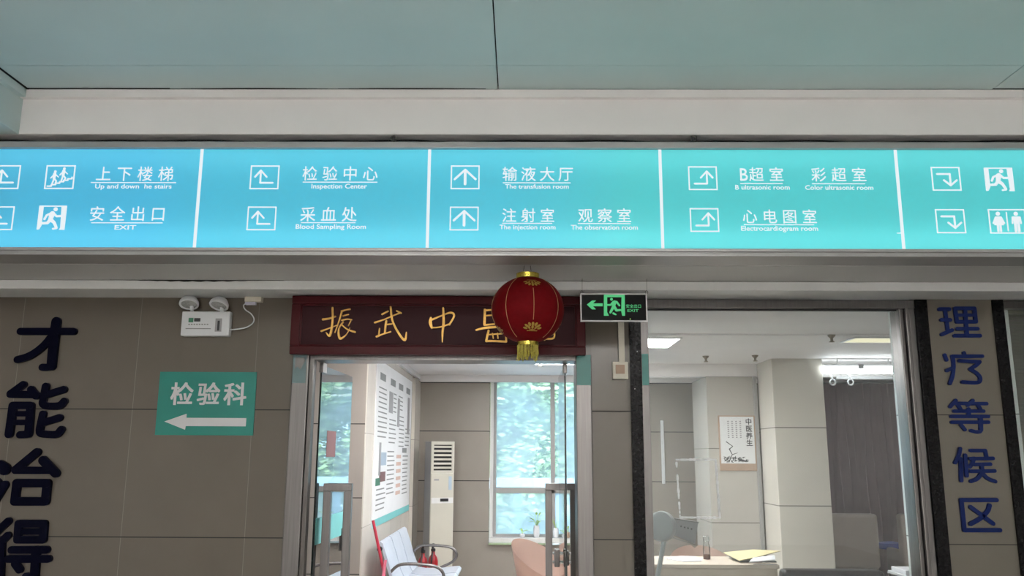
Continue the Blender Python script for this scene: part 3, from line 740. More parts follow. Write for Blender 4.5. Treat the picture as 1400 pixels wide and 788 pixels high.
# --- emergency twin lamp, socket, cord
x0, x1, z0, z1 = rect(248, 426, 314, 459.5, WY-.05)
t = thing('emergency_light', ((x0+x1)/2, WY, z0), 'white twin-head emergency light box on the tiled wall', 'emergency light')
body = obj('body', bx(x0, x1, WY-.055, WY, z0, z1, bev=.008), M['plastic'], t)
kk = crop(230, 390, 6.975, WY-.056)
b = B()
def pq(bb, a, c, y0, y1):
    q = kk([a, c]); prism(bb, [(q[0][0], q[1][1]), (q[1][0], q[1][1]), (q[1][0], q[0][1]), (q[0][0], q[0][1])], y0, y1)
YB = WY-.055
pq(b, (165, 411), (405, 420), YB-.001, YB+.001)
for i in range(8): pq(b, (192+i*25, 369), (206+i*25, 380), YB-.001, YB+.001)
obj('printed_text', b, M['greytext'], body)
b = B(); pq(b, (195, 313), (238, 355), YB-.001, YB+.001); obj('green_badge', b, M['greenprint'], body)
b = B(); pq(b, (248, 315), (305, 348), YB-.001, YB+.001); obj('dark_badge', b, M['ink'], body)
b = B(); pq(b, (452, 318), (505, 444), YB-.0015, YB+.001); o = obj('test_panel', b, M['grey'], body)
b = B(); pq(b, (472, 340), (486, 435), YB-.0025, YB); obj('switch_slot', b, M['ink'], body)
for px, py, tilt in ((258.5, 415.5, -.12), (299.5, 417, .10)):
    q = at(px, py, WY-.06)
    c = q+Vector((0, .0, 0))
    m = Matrix.Translation(c) @ Matrix.Rotation(tilt, 4, 'Y') @ Matrix.Rotation(math.radians(-24), 4, 'X')
    def head(prof, seg=28, cap=True):
        bb = B(); lathe(bb, prof, (0, 0, 0), seg, cap); bmesh.ops.transform(bb, matrix=m, verts=bb.verts); return bb
    h = obj('lamp_head', head([(.022, .045), (.045, .040), (.062, .012), (.064, -.006), (.062, -.010), (.053, -.010), (.050, -.004)]), M['plastic'], t, True)
    obj('lens', head([(.0505, -.0045), (.030, -.010), (.001, -.012)], cap=False), M['lens'], h, True)
    b = B(); tube(b, [c+Vector((.012, .015, -.01)), Vector((c.x+.014, WY-.03, z1-.004))], .012, 10); obj('swivel', b, M['plastic'], t)
x0s, x1s, z0s, z1s = rect(335, 402.5, 358, 413, WY-.04)
t = thing('wall_socket', ((x0s+x1s)/2, WY, z0s), 'cream socket box under the ceiling moulding beside twin emergency light', 'socket')
obj('box', bx(x0s, x1s, WY-.05, WY, z0s, z1s+.005, bev=.004), M['plastic_old'], t)
qa = at(335, 414, WY-.03); qb = at(350, 416, WY-.03)
b = bx(qa.x+.003, qb.x, WY-.045, WY-.015, qb.z-.006, z0s-.0005, bev=.003)
kc = [(745, 175), (718, 195), (735, 235), (790, 275), (818, 325), (800, 370), (730, 408), (590, 428)]
pts = [Vector((p[0], WY-.030, p[1])) for p in crop(230, 390, 6.975, WY-.03)(kc)]
cord = tag(obj('power_lead', tube(B(), smoothpts(pts, 6), .0042, 8), M['plastic'], None, True), 'white curled cord from the socket box to the emergency light', 'cord')
obj('plug', b, M['plug'], cord)

# --- hanging exit sign
EY = 5.08
x0, x1, z0, z1 = rect(793.5, 401.5, 885, 440, EY)
t = thing('exit_sign', ((x0+x1)/2, EY, z0), 'small black exit sign with green running man and left arrow', 'exit sign')
b = B(); tk = .008
for a in ((x0, x1, z0, z0+tk), (x0, x1, z1-tk, z1), (x0, x0+tk, z0+tk, z1-tk), (x1-tk, x1, z0+tk, z1-tk)):
    box(b, a[0], a[1], EY-.003, EY+.022, a[2], a[3], bev=.0015)
obj('frame', b, M['alu'], t)
face = obj('face', bx(x0+.004, x1-.004, EY, EY+.02, z0+.004, z1-.004), M['exit_black'], t)
ke = crop(790, 385, 12.13, EY)
def er(a, c): q = ke([a, c]); return (q[0][0], q[1][0], q[1][1], q[0][1])
E0, E1 = EY-.002, EY+.0005
b = B(); prism(b, ke([(150, 385), (235, 318), (302, 318), (250, 365), (412, 365), (412, 412), (252, 412), (300, 464), (235, 464)]), E0, E1)
obj('arrow', b, M['exit_green'], face)
b = B()
for poly in ([(432, 218), (778, 218), (778, 262), (432, 262)], [(432, 262), (486, 262), (486, 510), (515, 570), (432, 570)], [(724, 262), (778, 262), (782, 570), (735, 570), (720, 500)]):
    prism(b, ke(poly), E0, E1)
u = Unit(b, er((775, 245), (440, 565)), E0, E1)
q = ke([(558, 297)]); ell(b, q[0][0], q[0][1], .0085, .0085, E0, E1)
stroke(b, ke([(610, 345, 60), (590, 420, 55)]), .01, E0, E1, step=.00003); stroke(b, ke([(590, 340, 36), (545, 390, 32), (490, 390, 30)]), .01, E0, E1, step=.00003)
stroke(b, ke([(640, 340, 36), (690, 400, 28)]), .01, E0, E1, step=.00003); stroke(b, ke([(585, 430, 48), (540, 515, 36)]), .01, E0, E1, step=.00003)
stroke(b, ke([(610, 430, 48), (640, 480, 40), (705, 475, 34)]), .01, E0, E1, step=.00003); stroke(b, ke([(590, 530, 34), (630, 550, 24)]), .01, E0, E1, step=.00003)
obj('running_figure', b, M['exit_green'], face)
b = B(); chinese(b, '安全出口', er((796, 380), (1052, 440)), E0, .006); latin(b, 'EXIT', er((822, 462), (1008, 505)), E0, .012)
obj('lettering', b, M['exit_green'], face)
b = B(); q = ke([(868, 625)]); sphere(b, Vector((q[0][0], E0, q[0][1])), .003); obj('indicator', b, M['led'], face)
for px in (795.5, 884):
    a = at(px, 402, EY+.01); b = B()
    for k in range(15): pass
    ring = [a+Vector((.008*math.cos(2*PI*k/14), 0, .010+.010*math.sin(2*PI*k/14))) for k in range(15)]
    tube(b, ring, .0018, 6, caps=False); tube(b, [a+Vector((.002, 0, .018)), Vector((a.x+.003, EY+.01, 2.691))], .0012, 6)
    obj('hanging_wire', b, M['steel_dark'], t, True)

# --- red lantern
LY = 4.72; lc = at(721.5, 424, LY); LX, LZ = lc.x, lc.z
RX = .207; RZ = .192
t = thing('lantern', (LX, LY, LZ-.32), 'round red cloth lantern with gold bands and yellow tassel fringe', 'lantern')
prof = [(RX*math.cos(a), RZ*math.sin(a)) for a in [(-PI/2+.30)+(PI-.60)*i/24 for i in range(25)]]
body = obj('shade', lathe(B(), prof, (LX, LY, LZ), 48, False), M['lantern'], t, True)
zt, zb = prof[-1][1], prof[0][1]
obj('top_band', lathe(B(), [(.064, zt-.006), (.066, zt-.004), (.066, zt+.026), (.062, zt+.028), (.060, zt+.026), (.060, zt-.004)], (LX, LY, LZ), 40, False), M['goldfoil'], t, True)
band = obj('bottom_band', lathe(B(), [(.062, zb+.006), (.060, zb+.004), (.060, zb-.020), (.056, zb-.022), (.056, zb+.002)], (LX, LY, LZ), 40, False), M['goldfoil'], t, True)
b = B()
for i in range(46):
    a = 2*PI*i/46; rr = .0575+random.uniform(-.003, .003); L = random.uniform(.055, .095)
    p = Vector((LX+rr*math.cos(a), LY+rr*math.sin(a), LZ+zb-.014))
    tube(b, [p, p+Vector((random.uniform(-.002, .002), random.uniform(-.002, .002), -L*.6)), p+Vector((random.uniform(-.005, .005), random.uniform(-.004, .004), -L))], .0030, 5)
obj('fringe', b, M['fringe'], t, True)
def on(lon, lat, k=1.004):
    return Vector((LX+k*RX*math.cos(lat)*math.sin(lon), LY-k*RX*math.cos(lat)*math.cos(lon), LZ+k*RZ*math.sin(lat)))
for i in range(8):
    lon = math.radians(9+45*i); b = B(); l0, l1 = (-26, 29) if i % 2 == 0 else (-60, 60)
    tube(b, [on(lon, math.radians(l0+(l1-l0)*k/20), 1.002) for k in range(21)], .0015, 5); obj('gold_seam', b, M['goldline'], body)
def lotus(bb, lon, lat, s, flip=1):
    def blob(dx, dz, rx, rz, rot):
        vs = []
        for k in range(10):
            a = 2*PI*k/10; x = rx*math.cos(a); z = rz*math.sin(a)
            X = dx+x*math.cos(rot)-z*math.sin(rot); Z = dz+x*math.sin(rot)+z*math.cos(rot)
            vs.append(bb.verts.new(on(lon+X*s/(RX*math.cos(lat)), lat+flip*Z*s/RZ, 1.007)))
        bb.faces.new(vs)
    for dx, dz, rot in ((0, .55, 0), (-.35, .5, .35), (.35, .5, -.35), (-.68, .32, .8), (.68, .32, -.8), (-.85, 0, 1.2), (.85, 0, -1.2), (-.42, .1, .6), (.42, .1, -.6), (0, .15, 0)):
        blob(dx, dz, .15, .27, rot)
    for dx in (-.55, -.28, 0, .28, .55): blob(dx, -.38, .16, .07, 0)
    blob(0, -.2, .4, .06, 0)
for i in range(4):
    lon = math.radians(9+90*i); b = B()
    lotus(b, lon, math.radians(-41), .046); obj('lotus_print', b, M['goldpaint'], body)
    b = B(); lotus(b, lon, math.radians(44), .044, -1); obj('lotus_print', b, M['goldpaint'], body)
for dx in (-.028, .022): obj('hanging_wire', tube(B(), [(LX+dx, LY, LZ+zt+.02), (LX+dx*.7, LY+.01, 2.691)], .0013, 6), M['gap'], t)

# --- switch box and conduit
x0, x1, z0, z1 = rect(837, 495.5, 858, 519, WY)
t = thing('switch_box', ((x0+x1)/2, WY+.01, z0), 'cream switch box on the narrow wall beside black strip', 'switch')
obj('box', bx(x0, x1, WY-.03, WY+.01, z0, z1, bev=.004), M['plastic_old'], t)
obj('button', bx(x0+.02, x1-.022, WY-.034, WY-.028, z0+.035, z1-.02, bev=.002), M['scrollwood'], t)
xa, xb, za, zb_ = rect(845.5, 441, 853.5, 496, WY)
tag(obj('cable_duct', bx(xa, xb, WY-.012, WY+.01, z1, 2.656, bev=.002), M['plastic_old'], None), 'thin cream cable duct running down to the switch box', 'cable duct')

# ================================================================== the room behind
struct('wall_back', bx(-6, -.40, RY, RY+.25, 0, 2.9), M['tile_room'], 'taupe tiled back wall beside the tall window', 'wall')
WX0, WX1 = -.36, 1.60
b = B(); box(b, WX1+.02, 6, RY, RY+.25, 0, 2.9); box(b, -.40, WX1+.02, RY, RY+.25, 0, .50); box(b, -.40, WX1+.02, RY, RY+.25, 2.62, 2.9)
struct('wall_back_right', b, M['tile_room'], 'taupe tiled back wall right of and under the tall window', 'wall')
b = B(); box(b, -6, 6, WY+.2, 7.25, 2.66, 2.9); box(b, -6, 6, 7.25, RY+.1, 2.645, 2.9)
struct('ceiling_room', b, M['white_paint'], 'white ceiling of the treatment room with a shallow step', 'ceiling')
b = B(); box(b, -1.35, 6, RY-.05, RY, 2.555, 2.645, bev=.004); box(b, -1.35, -1.31, 7.5, RY-.05, 2.585, 2.645, bev=.004)
struct('trim_8', b, M['white_paint'], 'white cornice around the room under its ceiling', 'trim')
struct('wall_stub', bx(-6, -1.36, 7.45, RY, 0, 2.66), M['tile_stub'], 'taupe tiled wall end facing the doorway left side', 'wall')
b = B(); box(b, -1.37, -1.35, 7.452, 10.55, 0, 2.645); box(b, -1.37, -1.31, 10.55, RY, 0, 2.56)
struct('wall_poster', b, M['tile_side'], 'cream tiled side wall holding the big poster', 'wall')
# column and scroll wall on the right
cx0, cx1 = at(1060, 600, 9.).x, at(1131, 600, 9.).x
b = B(); box(b, cx0, cx1, 9., 9.56, 0, 2.646, bev=.01)
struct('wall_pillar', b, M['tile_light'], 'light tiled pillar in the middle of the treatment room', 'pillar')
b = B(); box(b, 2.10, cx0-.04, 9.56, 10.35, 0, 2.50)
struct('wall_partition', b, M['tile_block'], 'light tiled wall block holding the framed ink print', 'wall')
b = B(); box(b, cx0-.055, cx0-.02, 9.52, 9.57, 0, 2.50); struct('trim_9', b, M['frame_grey'], 'dark upright strip between ink print wall and pillar', 'trim')
b = B(); box(b, 1.05, 5.99, 9.57, 9.75, 2.50, 2.646); struct('trim_10', b, M['white_paint'], 'white ceiling beam above the ink print wall', 'trim')
b = B(); box(b, 2.60, 3.3, WY+.05, 5.90, 0, 2.655)
struct('wall_reveal', b, M['tile_grey'], 'pale grey tiled reveal inside the right end of the big window', 'wall')

# tall window
t = thing('window_3', (0, RY, .5), 'tall bright white-framed window onto trees at the room back', 'window', kind='structure')
z_s, z_t = at(700, 735, RY).z, at(700, 521, RY).z
zr0, zr1 = at(700, 675, RY).z, at(700, 667, RY).z
xm0, xm1 = at(753, 600, RY).x, at(759, 600, RY).x
fx0 = at(675, 600, RY).x
b = B()
box(b, WX0-.03, WX0+.012, RY-.01, RY+.22, z_s-.06, 2.62)
obj('reveal', b, M['frame_white'], t)
b = B(); box(b, WX0+.012, fx0+.035, RY+.05, RY+.11, z_s, 2.62, bev=.004)
box(b, fx0+.035, WX1, RY+.05, RY+.11, zr0, zr1, bev=.004); box(b, fx0+.035, WX1, RY+.05, RY+.11, z_s, z_s+.035, bev=.004); box(b, fx0+.035, WX1, RY+.05, RY+.11, 2.58, 2.62)
box(b, xm0, xm1, RY+.05, RY+.11, z_s+.03, 2.58, bev=.004); box(b, WX1-.03, WX1+.02, RY+.02, RY+.2, z_s, 2.62)
xq = at(800, 600, RY).x; box(b, xq, xq+.05, RY+.05, RY+.11, z_s+.03, 2.58, bev=.004)
obj('window_frame', b, M['frame_grey'], t)
obj('sill', bx(WX0-.03, WX1+.02, RY-.10, RY+.22, z_s-.06, z_s, bev=.006), M['frame_white'], t)
obj('pane', bx(fx0+.03, WX1, RY+.075, RY+.081, z_s+.02, 2.60), M['glass_window'], t)

# glass door leaves, open inward
def leaf(nm, x, label, sx):
    t = thing(nm, (x, WY+.12, 0), label, 'door', kind='structure')
    y0, y1 = WY+.12, WY+1.0
    b = B(); box(b, x-.006, x+.006, y0, y1, .01, 2.215)
    for f in b.faces:
        f.material_index = 0 if abs(f.calc_center_median().x-x) > .005 else 1
    g_ = obj('pane', b, [M['glass_leaf'], M['glass_edge']], t)
    obj('clamp', bx(x-.014, x+.014, y0-.005, y0+.09, 2.165, 2.232, bev=.004), M['steel_dark'], t)
    return t, y0, y1
t, y0, y1 = leaf('door_1', JL1+.022, 'left glass door leaf swung open into the room', 1)
# pull handle on the left leaf, notice and teal band sticker
yh = y1-.16
for s in (-1, 1): obj('handle', bx(t.location.x+s*.012-.008, t.location.x+s*.012+.008, yh, yh+.06, .92, 1.08, bev=.006), M['steel_dark'], t)
obj('notice', bx(t.location.x+.0065, t.location.x+.0075, y0+.20, y0+.44, 1.60, 1.78), M['pinkprint'], t)
b = B(); box(b, t.location.x+.0065, t.location.x+.0073, y0+.02, yh+.1, 1.03, 1.2)
bd = obj('teal_band', b, M['poster_teal'], t)
t.rotation_euler = (0, 0, math.radians(-2.2))
t, y0, y1 = leaf('door_2', JR0-.065, 'right glass door leaf swung open, seen nearly edge-on', -1)
hz = at(762, 762, WY+.7).z
b = B(); box(b, t.location.x-.058, t.location.x-.02, WY+.62, WY+.70, hz-.06, hz+.06, bev=.006); obj('handle', b, M['steel_dark'], t)
b = B(); box(b, t.location.x+.02, t.location.x+.045, WY+.62, WY+.70, hz-.05, hz+.05, bev=.006); obj('handle', b, M['steel_dark'], t)
b = B()
for dz in (-.03, .03): tube(b, [(t.location.x-.07, WY+.66, hz+dz), (t.location.x+.06, WY+.66, hz+dz)], .011, 10)
obj('bolt', b, M['chrome'], t)

# stainless guard frames behind the leaves
for xa, xb, GY, lb in ((443.5, 482, 5.83, 'stainless steel hoop frame standing beside the left glass door'), (745.5, 788, 6.78, 'stainless steel hoop frame standing behind the right glass door')):
    a = at(xa, 661, GY); c = at(xb, 661, GY); zt_ = a.z; wd = .052
    t = thing('guard_frame', ((a.x+c.x)/2, GY, 0), lb, 'frame', 'steel hoops at the glass doors')
    obj('post', bx(a.x, a.x+wd, GY-.025, GY+.025, 0, zt_-wd, bev=.004), M['steel'], t)
    obj('post', bx(c.x-wd, c.x, GY-.025, GY+.025, 0, zt_-wd, bev=.004), M['steel'], t)
    obj('top_bar', bx(a.x, c.x, GY-.025, GY+.025, zt_-wd, zt_, bev=.004), M['steel'], t)

# ceiling lamps in the room and in the corridor behind the camera
def lamp_panel(x0, x1, y0, y1, z, m, label, grp):
    t = thing('ceiling_lamp', ((x0+x1)/2, (y0+y1)/2, z), label, 'ceiling lamp', grp)
    b = B(); f = .02
    for a in ((x0-f, x1+f, y0-f, y0), (x0-f, x1+f, y1, y1+f), (x0-f, x0, y0, y1), (x1, x1+f, y0, y1)): box(b, a[0], a[1], a[2], a[3], z-.012, z)
    obj('frame', b, M['trimwhite'], t); obj('diffuser', bx(x0, x1, y0, y1, z-.009, z-.002), m, t)
GL = 'square lamps in the room ceiling'
lamp_panel(.80, 1.41, 7.40, 8.02, 2.645, M['panel_light'], 'bright square ceiling lamp beyond the left end of the big window', GL)
lamp_panel(2.93, 3.55, 7.32, 7.62, 2.645, M['panel_dim'], 'dim yellowish ceiling lamp seen near the right end of the big window', GL)
lamp_panel(.17, .77, 9.0, 9.6, 2.645, M['panel_light'], 'bright ceiling lamp seen through the doorway beside the lantern tassel', GL)
lamp_panel(-.9, -.3, 6.3, 6.9, 2.66, M['panel_light'], 'added unseen square ceiling lamp just inside the doorway', GL)  # added lamp, hidden by the name board, to brighten the room
for x in (-3.2, -1.1, 1.0):
    for y in (-1.6, -3.6):
        lamp_panel(x-.6, x+.6, y-.3, y+.3, CZ, M['corr_light'], 'oblong lit lamp in the corridor ceiling behind the camera', 'corridor ceiling lamps')
# fluorescent batten, curtain rail, hooks
LYB = 9.0
x0, x1, z0, z1 = rect(1124, 498.5, 1240, 511, LYB)
t = thing('batten_lamp', ((x0+x1)/2, LYB, z0), 'bright white batten lamp hanging above the mauve curtain', 'lamp')
b = B(); box(b, x0, x1, LYB-.04, LYB+.04, z0, z1-.02, bev=.012); obj('tube', b, M['tube'], t)
q = at(1178, 503, LYB-.06); obj('ballast_cover', bx(q.x-.03, q.x+.03, LYB-.055, LYB-.03, z1-.05, z1, bev=.008), M['grey'], t)
obj('housing', bx(x0+.01, x1-.01, LYB-.035, LYB+.035, z1-.02, z1, bev=.003), M['trimwhite'], t)
BZ0 = z0
for px in (1145, 1215):
    q = at(px, 500, LYB); obj('rod', tube(B(), [(q.x, LYB, z1-.005), (q.x, LYB, 2.646)], .004, 6), M['trimwhite'], t)
a = at(1143, 517, 9.45); c = at(1245, 517, 9.45)
t = thing('curtain_rail', (a.x, 9.45, a.z), 'white curtain rail under the batten lamp', 'rail')
obj('rod', tube(B(), [a, Vector((c.x+.2, 9.45, a.z))], .018, 10), M['plastic'], t, True)
for px in (1150, 1228): q = at(px, 510, 9.45); obj('bracket', tube(B(), [(q.x, 9.45, a.z), (q.x, 9.45, 2.646)], .005, 6), M['plastic'], t)
for px, lb in ((1138.5, 'left of two white hanging rings below the batten lamp'), (1163, 'right of two white hanging rings below the batten lamp')):
    q = at(px, 523, LYB)
    t = thing('hanging_ring', (q.x, LYB, q.z), lb, 'ring', 'white rings under the batten lamp')
    obj('ring', tube(B(), [q+Vector((.028*math.cos(2*PI*k/16), 0, .030*math.sin(2*PI*k/16))) for k in range(17)], .009, 8, caps=False), M['plastic'], t, True)
    obj('strap', tube(B(), [q+Vector((0, 0, .03)), Vector((q.x-.015, LYB, BZ0+.004))], .010, 8), M['plastic'], t, True)
# ceiling sprinklers
for px, py, lb in ((738, 497, 'sprinkler head on the ceiling above the tall window'), (965, 491, 'sprinkler head left of the ink print corner'), (1032.5, 490, 'sprinkler head above the framed ink print'), (1137, 463, 'sprinkler head near the dim yellowish ceiling lamp')):
    d = _ray(px, py); tt = (2.645-.03-EYE)/d.z; q = Vector((d.x*tt, d.y*tt, 2.645))
    t = thing('sprinkler', q, lb, 'sprinkler', 'ceiling sprinklers')
    obj('body', lathe(B(), [(.012, -.055), (.012, -.03), (.03, -.012), (.034, 0)], q, 14), M['brass'], t, True)
    obj('deflector', lathe(B(), [(.022, -.062), (.022, -.055)], q, 14), M['brass'], t, True)

# curtain
CY = 10.55
xa, xb = at(1128, 600, CY).x, 5.6; zt_ = at(1180, 525, CY).z
b = B(); n = 150; rows = 14; V = []
for j in range(rows+1):
    z = zt_-(zt_-.15)*j/rows; rowv = []
    for i in range(n+1):
        u = i/n; x = xa+(xb-xa)*u+.015*math.sin(j*.5+i*.2)
        amp = .075+.02*j/rows
        rowv.append(b.verts.new((x, CY+amp*math.sin(i*.95+.9*math.sin(i*.23))+.012*math.sin(j*.6+i*.1), z)))
    V.append(rowv)
for j in range(rows):
    for i in range(n): b.faces.new((V[j][i], V[j][i+1], V[j+1][i+1], V[j+1][i]))
bmesh.ops.solidify(b, geom=b.faces[:], thickness=.004)
t = thing('curtain', ((xa+xb)/2, CY, .15), 'mauve grey pleated curtain behind the grey armchairs', 'curtain')
obj('cloth', b, M['curtain'], t, True)
b = B(); tube(b, [(xa-.02, CY, zt_+.012), (5.7, CY, zt_+.012)], .014, 8); obj('rod', b, M['frame_grey'], t, True)
b = B(); box(b, xb+.05, 5.99, CY-.05, CY, 0, 2.5); struct('wall_screen', b, M['tile_room'], 'taupe wall right of the mauve curtain', 'wall')

# big poster on the side wall
PXX = -1.349
def pyz(px, py):
    d = _ray(px, py); tt = PXX/d.x; return (d.y*tt, EYE+d.z*tt)
yA = 7.86; yB = 10.42; zT = 2.50; zB_ = .96
t = thing('wall_poster_board', (PXX, (yA+yB)/2, zB_), 'tall white notice poster with teal foot on the side wall', 'poster')
sheet = obj('sheet', bx(PXX, PXX+.012, yA, yB, zB_, zT), M['poster'], t)
PF0, PF1 = PXX+.012, PXX+.0135
def pr(bm, u0, u1, v0, v1): box(bm, PF0, PF1, yA+(yB-yA)*u0, yA+(yB-yA)*u1, zB_+(zT-zB_)*v0, zB_+(zT-zB_)*v1)
b = B(); pr(b, 0.0, 1, 0, .045); obj('teal_foot', b, M['poster_teal'], sheet)
b = B()
for u0 in (.07, .33, .56, .80): pr(b, u0, u0+.13, .885, .93)
pr(b, .72, .86, .44, .475); obj('heading', b, M['greytext'], sheet)
b = B()
for u0, u1, vt, vb in ((.05, .27, .84, .52), (.32, .52, .66, .50), (.42, .50, .84, .70), (.60, .76, .70, .46), (.80, .96, .62, .48), (.30, .50, .45, .16), (.74, .92, .42, .12), (.06, .28, .22, .07), (.56, .70, .84, .72)):
    v = vt
    while v > vb: pr(b, u0, u0+(u1-u0)*random.uniform(.8, 1), v-.008, v); v -= .03
obj('small_print', b, M['greytext'], sheet)
PF1 = PXX+.0143
b = B(); pr(b, .30, .40, .70, .84); pr(b, .54, .60, .62, .82); pr(b, .86, .93, .58, .86); pr(b, .10, .14, .30, .50); obj('picture', b, M['grey'], sheet)
b = B(); pr(b, .14, .27, .36, .44); obj('picture', b, M['blueprint'], sheet)
b = B(); pr(b, .12, .26, .26, .32); obj('picture', b, M['pinkprint'], sheet)
b = B()
for k in range(6): pr(b, .55, .68, .40-.05*k, .425-.05*k)
obj('picture', b, M['orangeprint'], sheet)
b = B(); pr(b, .04, .14, .24, .285); obj('picture', b, M['greenprint'], sheet)

# floor-standing air conditioner
AY = 10.5
x0, x1 = at(591, 640, AY).x, at(621, 640, AY).x; zt_ = at(600, 604, AY).z
M4 = Matrix.Translation((x1, AY, 0)) @ Matrix.Rotation(math.radians(24), 4, 'Z')
t = thing('air_conditioner', ((x0+x1)/2, AY+.12, 0), 'ivory floor-standing air conditioner in the corner by the side wall', 'air conditioner')
wd = (x1-x0)/math.cos(math.radians(24))
def acb(a0, a1, b0, b1, z0, z1, bev=.0):
    bb = bx(a0-wd, a1-wd, b0, b1, z0, z1, bev=bev); bmesh.ops.transform(bb, matrix=M4, verts=bb.verts); return bb
obj('cabinet', acb(0, wd, .03, .26, 0, zt_, .006), M['grey'], t)
fr = obj('front_panel', acb(0, wd, 0, .03, .02, 1.40, .01), M['ac'], t)
b = B()
for a in ((0, .03, 1.40, zt_), (wd-.03, wd, 1.40, zt_), (.03, wd-.03, zt_-.04, zt_), (.03, wd-.03, 1.40, 1.43)):
    q = bx(a[0]-wd, a[1]-wd, 0, .03, a[2], a[3]); me_ = bpy.data.meshes.new('t'); q.to_mesh(me_); q.free(); b.from_mesh(me_); bpy.data.meshes.remove(me_)
bmesh.ops.transform(b, matrix=M4, verts=b.verts); vf = obj('outlet_frame', b, M['ac'], t)
for k in range(6):
    z = 1.45+k*.05; obj('louver', acb(.03, wd-.03, .004, .024, z, z+.024), M['ac'], vf)
obj('outlet_dark', acb(.03, wd-.03, .024, .032, 1.43, zt_-.04), M['black_matte'], vf)
zh = at(606, 684, AY).z
st = obj('control_strip', acb(.01, wd-.01, -.006, .002, zh-.035, zh+.03), M['frame_white'], t)
obj('display', acb(.12, wd-.07, -.009, -.005, zh-.015, zh+.02), M['black_matte'], st)
obj('badge', acb(.04, .1, -.003, .001, 1.31, 1.33), M['grey'], fr); obj('energy_label', acb(wd-.07, wd-.03, -.003, .001, 1.2, 1.36), M['blueprint'], fr)

# fire extinguishers in front of it
for px, lb in ((578, 'red fire extinguisher nearer the side wall, half behind the bench arm'), (592, 'red fire extinguisher standing before the ivory air conditioner')):
    q = at(px, 770, 9.95); ey = 9.86 if px < 585 else 10.02; c = (at(px, 770, ey).x, ey, 0)
    t = thing('fire_extinguisher', c, lb, 'fire extinguisher', 'fire extinguishers by the air conditioner')
    obj('cylinder', lathe(B(), [(.05, 0), (.056, .01), (.056, .43), (.045, .47), (.022, .50), (.02, .53)], c, 24), M['red'], t, True)
    v = obj('valve', lathe(B(), [(.02, .53), (.026, .535), (.026, .56), (.012, .57)], c, 14), M['black_matte'], t, True)
    b = B(); box(b, c[0]-.012, c[0]+.012, ey-.08, ey+.015, .572, .59, bev=.004); box(b, c[0]-.012, c[0]+.012, ey-.08, ey+.01, .605, .62, bev=.004); box(b, c[0]-.01, c[0]+.01, ey-.02, ey+.01, .568, .61); obj('lever', b, M['black_matte'], t)
    obj('hose', tube(B(), smoothpts([(c[0], ey+.02, .55), (c[0]-.01, ey-.075, .45), (c[0]-.01, ey-.078, .3), (c[0], ey-.068, .15)], 5), .009, 8), M['black_matte'], t, True)

def slab(prof, ya, yb, dx, dz_):
    bb = B(); ring = [(x, z) for x, z in prof]+[(x+dx, z+dz_) for x, z in prof[::-1]]
    a = [bb.verts.new((x, ya, z)) for x, z in ring]; c = [bb.verts.new((x, yb, z)) for x, z in ring]; n = len(ring); h = n//2
    for i in range(n): bb.faces.new((a[i], a[(i+1) % n], c[(i+1) % n], c[i]))
    for v in (a, c):
        for i in range(h-1): bb.faces.new((v[i], v[i+1], v[n-2-i], v[n-1-i]))
    return bb
# steel waiting bench along the side wall
t = thing('waiting_bench', (-1.0, 8.5, 0), 'silver steel waiting bench with curved arms under the poster', 'bench')
YS = [7.72, 8.26, 8.80, 9.34]
for i in range(3):
    ya, yb = YS[i]+.016, YS[i+1]-.016
    obj('backrest', slab([(-1.235, .86), (-1.215, .845), (-1.17, .72), (-1.12, .56), (-1.075, .47)], ya, yb, -.024, -.008), M['bench'], t)
    obj('seat', slab([(-1.09, .455), (-1.0, .44), (-.85, .44), (-.70, .458), (-.64, .462), (-.618, .44)], ya, yb, -.004, -.024), M['bench'], t)
for y in (7.75, 9.33):
    obj('armrest', tube(B(), smoothpts([(-1.14, y, .60), (-1.05, y, .665), (-.85, y, .665), (-.72, y, .64), (-.67, y, .57), (-.72, y, .50), (-.85, y, .44)], 6), .014, 10), M['steel'], t, True)
b = B(); tube(b, [(-1.0, 7.66, .375), (-1.0, 9.4, .375)], .03, 10); obj('beam', b, M['steel_dark'], t, True)
for y in (7.95, 9.1):
    b = B(); tube(b, [(-1.0, y, .375), (-1.0, y, .06)], .025, 10); tube(b, [(-1.25, y, .03), (-.68, y, .03)], .025, 10); obj('leg', b, M['steel_dark'], t, True)
b = B(); q = at(522, 752, 7.7); tube(b, [(-1.235, 7.69, .80), (-1.235, 7.73, .80)], .022, 12); obj('end_cap', b, M['black_matte'], t, True)

# red stick leaning by the bench
a = at(510, 712, 7.55); c = at(524, 788, 7.50)
dirv = (c-a).normalized(); foot = a+dirv*((a.z-.03)/-dirv.z)
t = thing('broom', (foot.x, foot.y, 0), 'red-handled broom leaning beside the near end of the bench', 'broom')
obj('handle', tube(B(), [a, foot+Vector((0, 0, .1))], .013, 10), M['redstick'], t, True)
b = bx(foot.x-.14, foot.x+.14, foot.y-.02, foot.y+.02, 0, .13, bev=.01); obj('brush_head', b, M['redstick'], t)
a2 = at(527, 766, 7.40); c2 = at(519, 788, 7.38); d2 = (c2-a2).normalized(); d2 = Vector((d2.x*.25, d2.y, d2.z)).normalized()
ft = a2+d2*((a2.z-.05)/-d2.z)
t = thing('dustpan', (ft.x, ft.y, 0), 'pink long-handled dustpan in front of the red broom', 'dustpan')
obj('handle', tube(B(), [a2, ft], .013, 10), M['pinkstick'], t, True)
obj('pan', bx(ft.x-.13, ft.x+.13, ft.y-.12, ft.y+.05, 0, .07, bev=.01), M['pinkstick'], t)

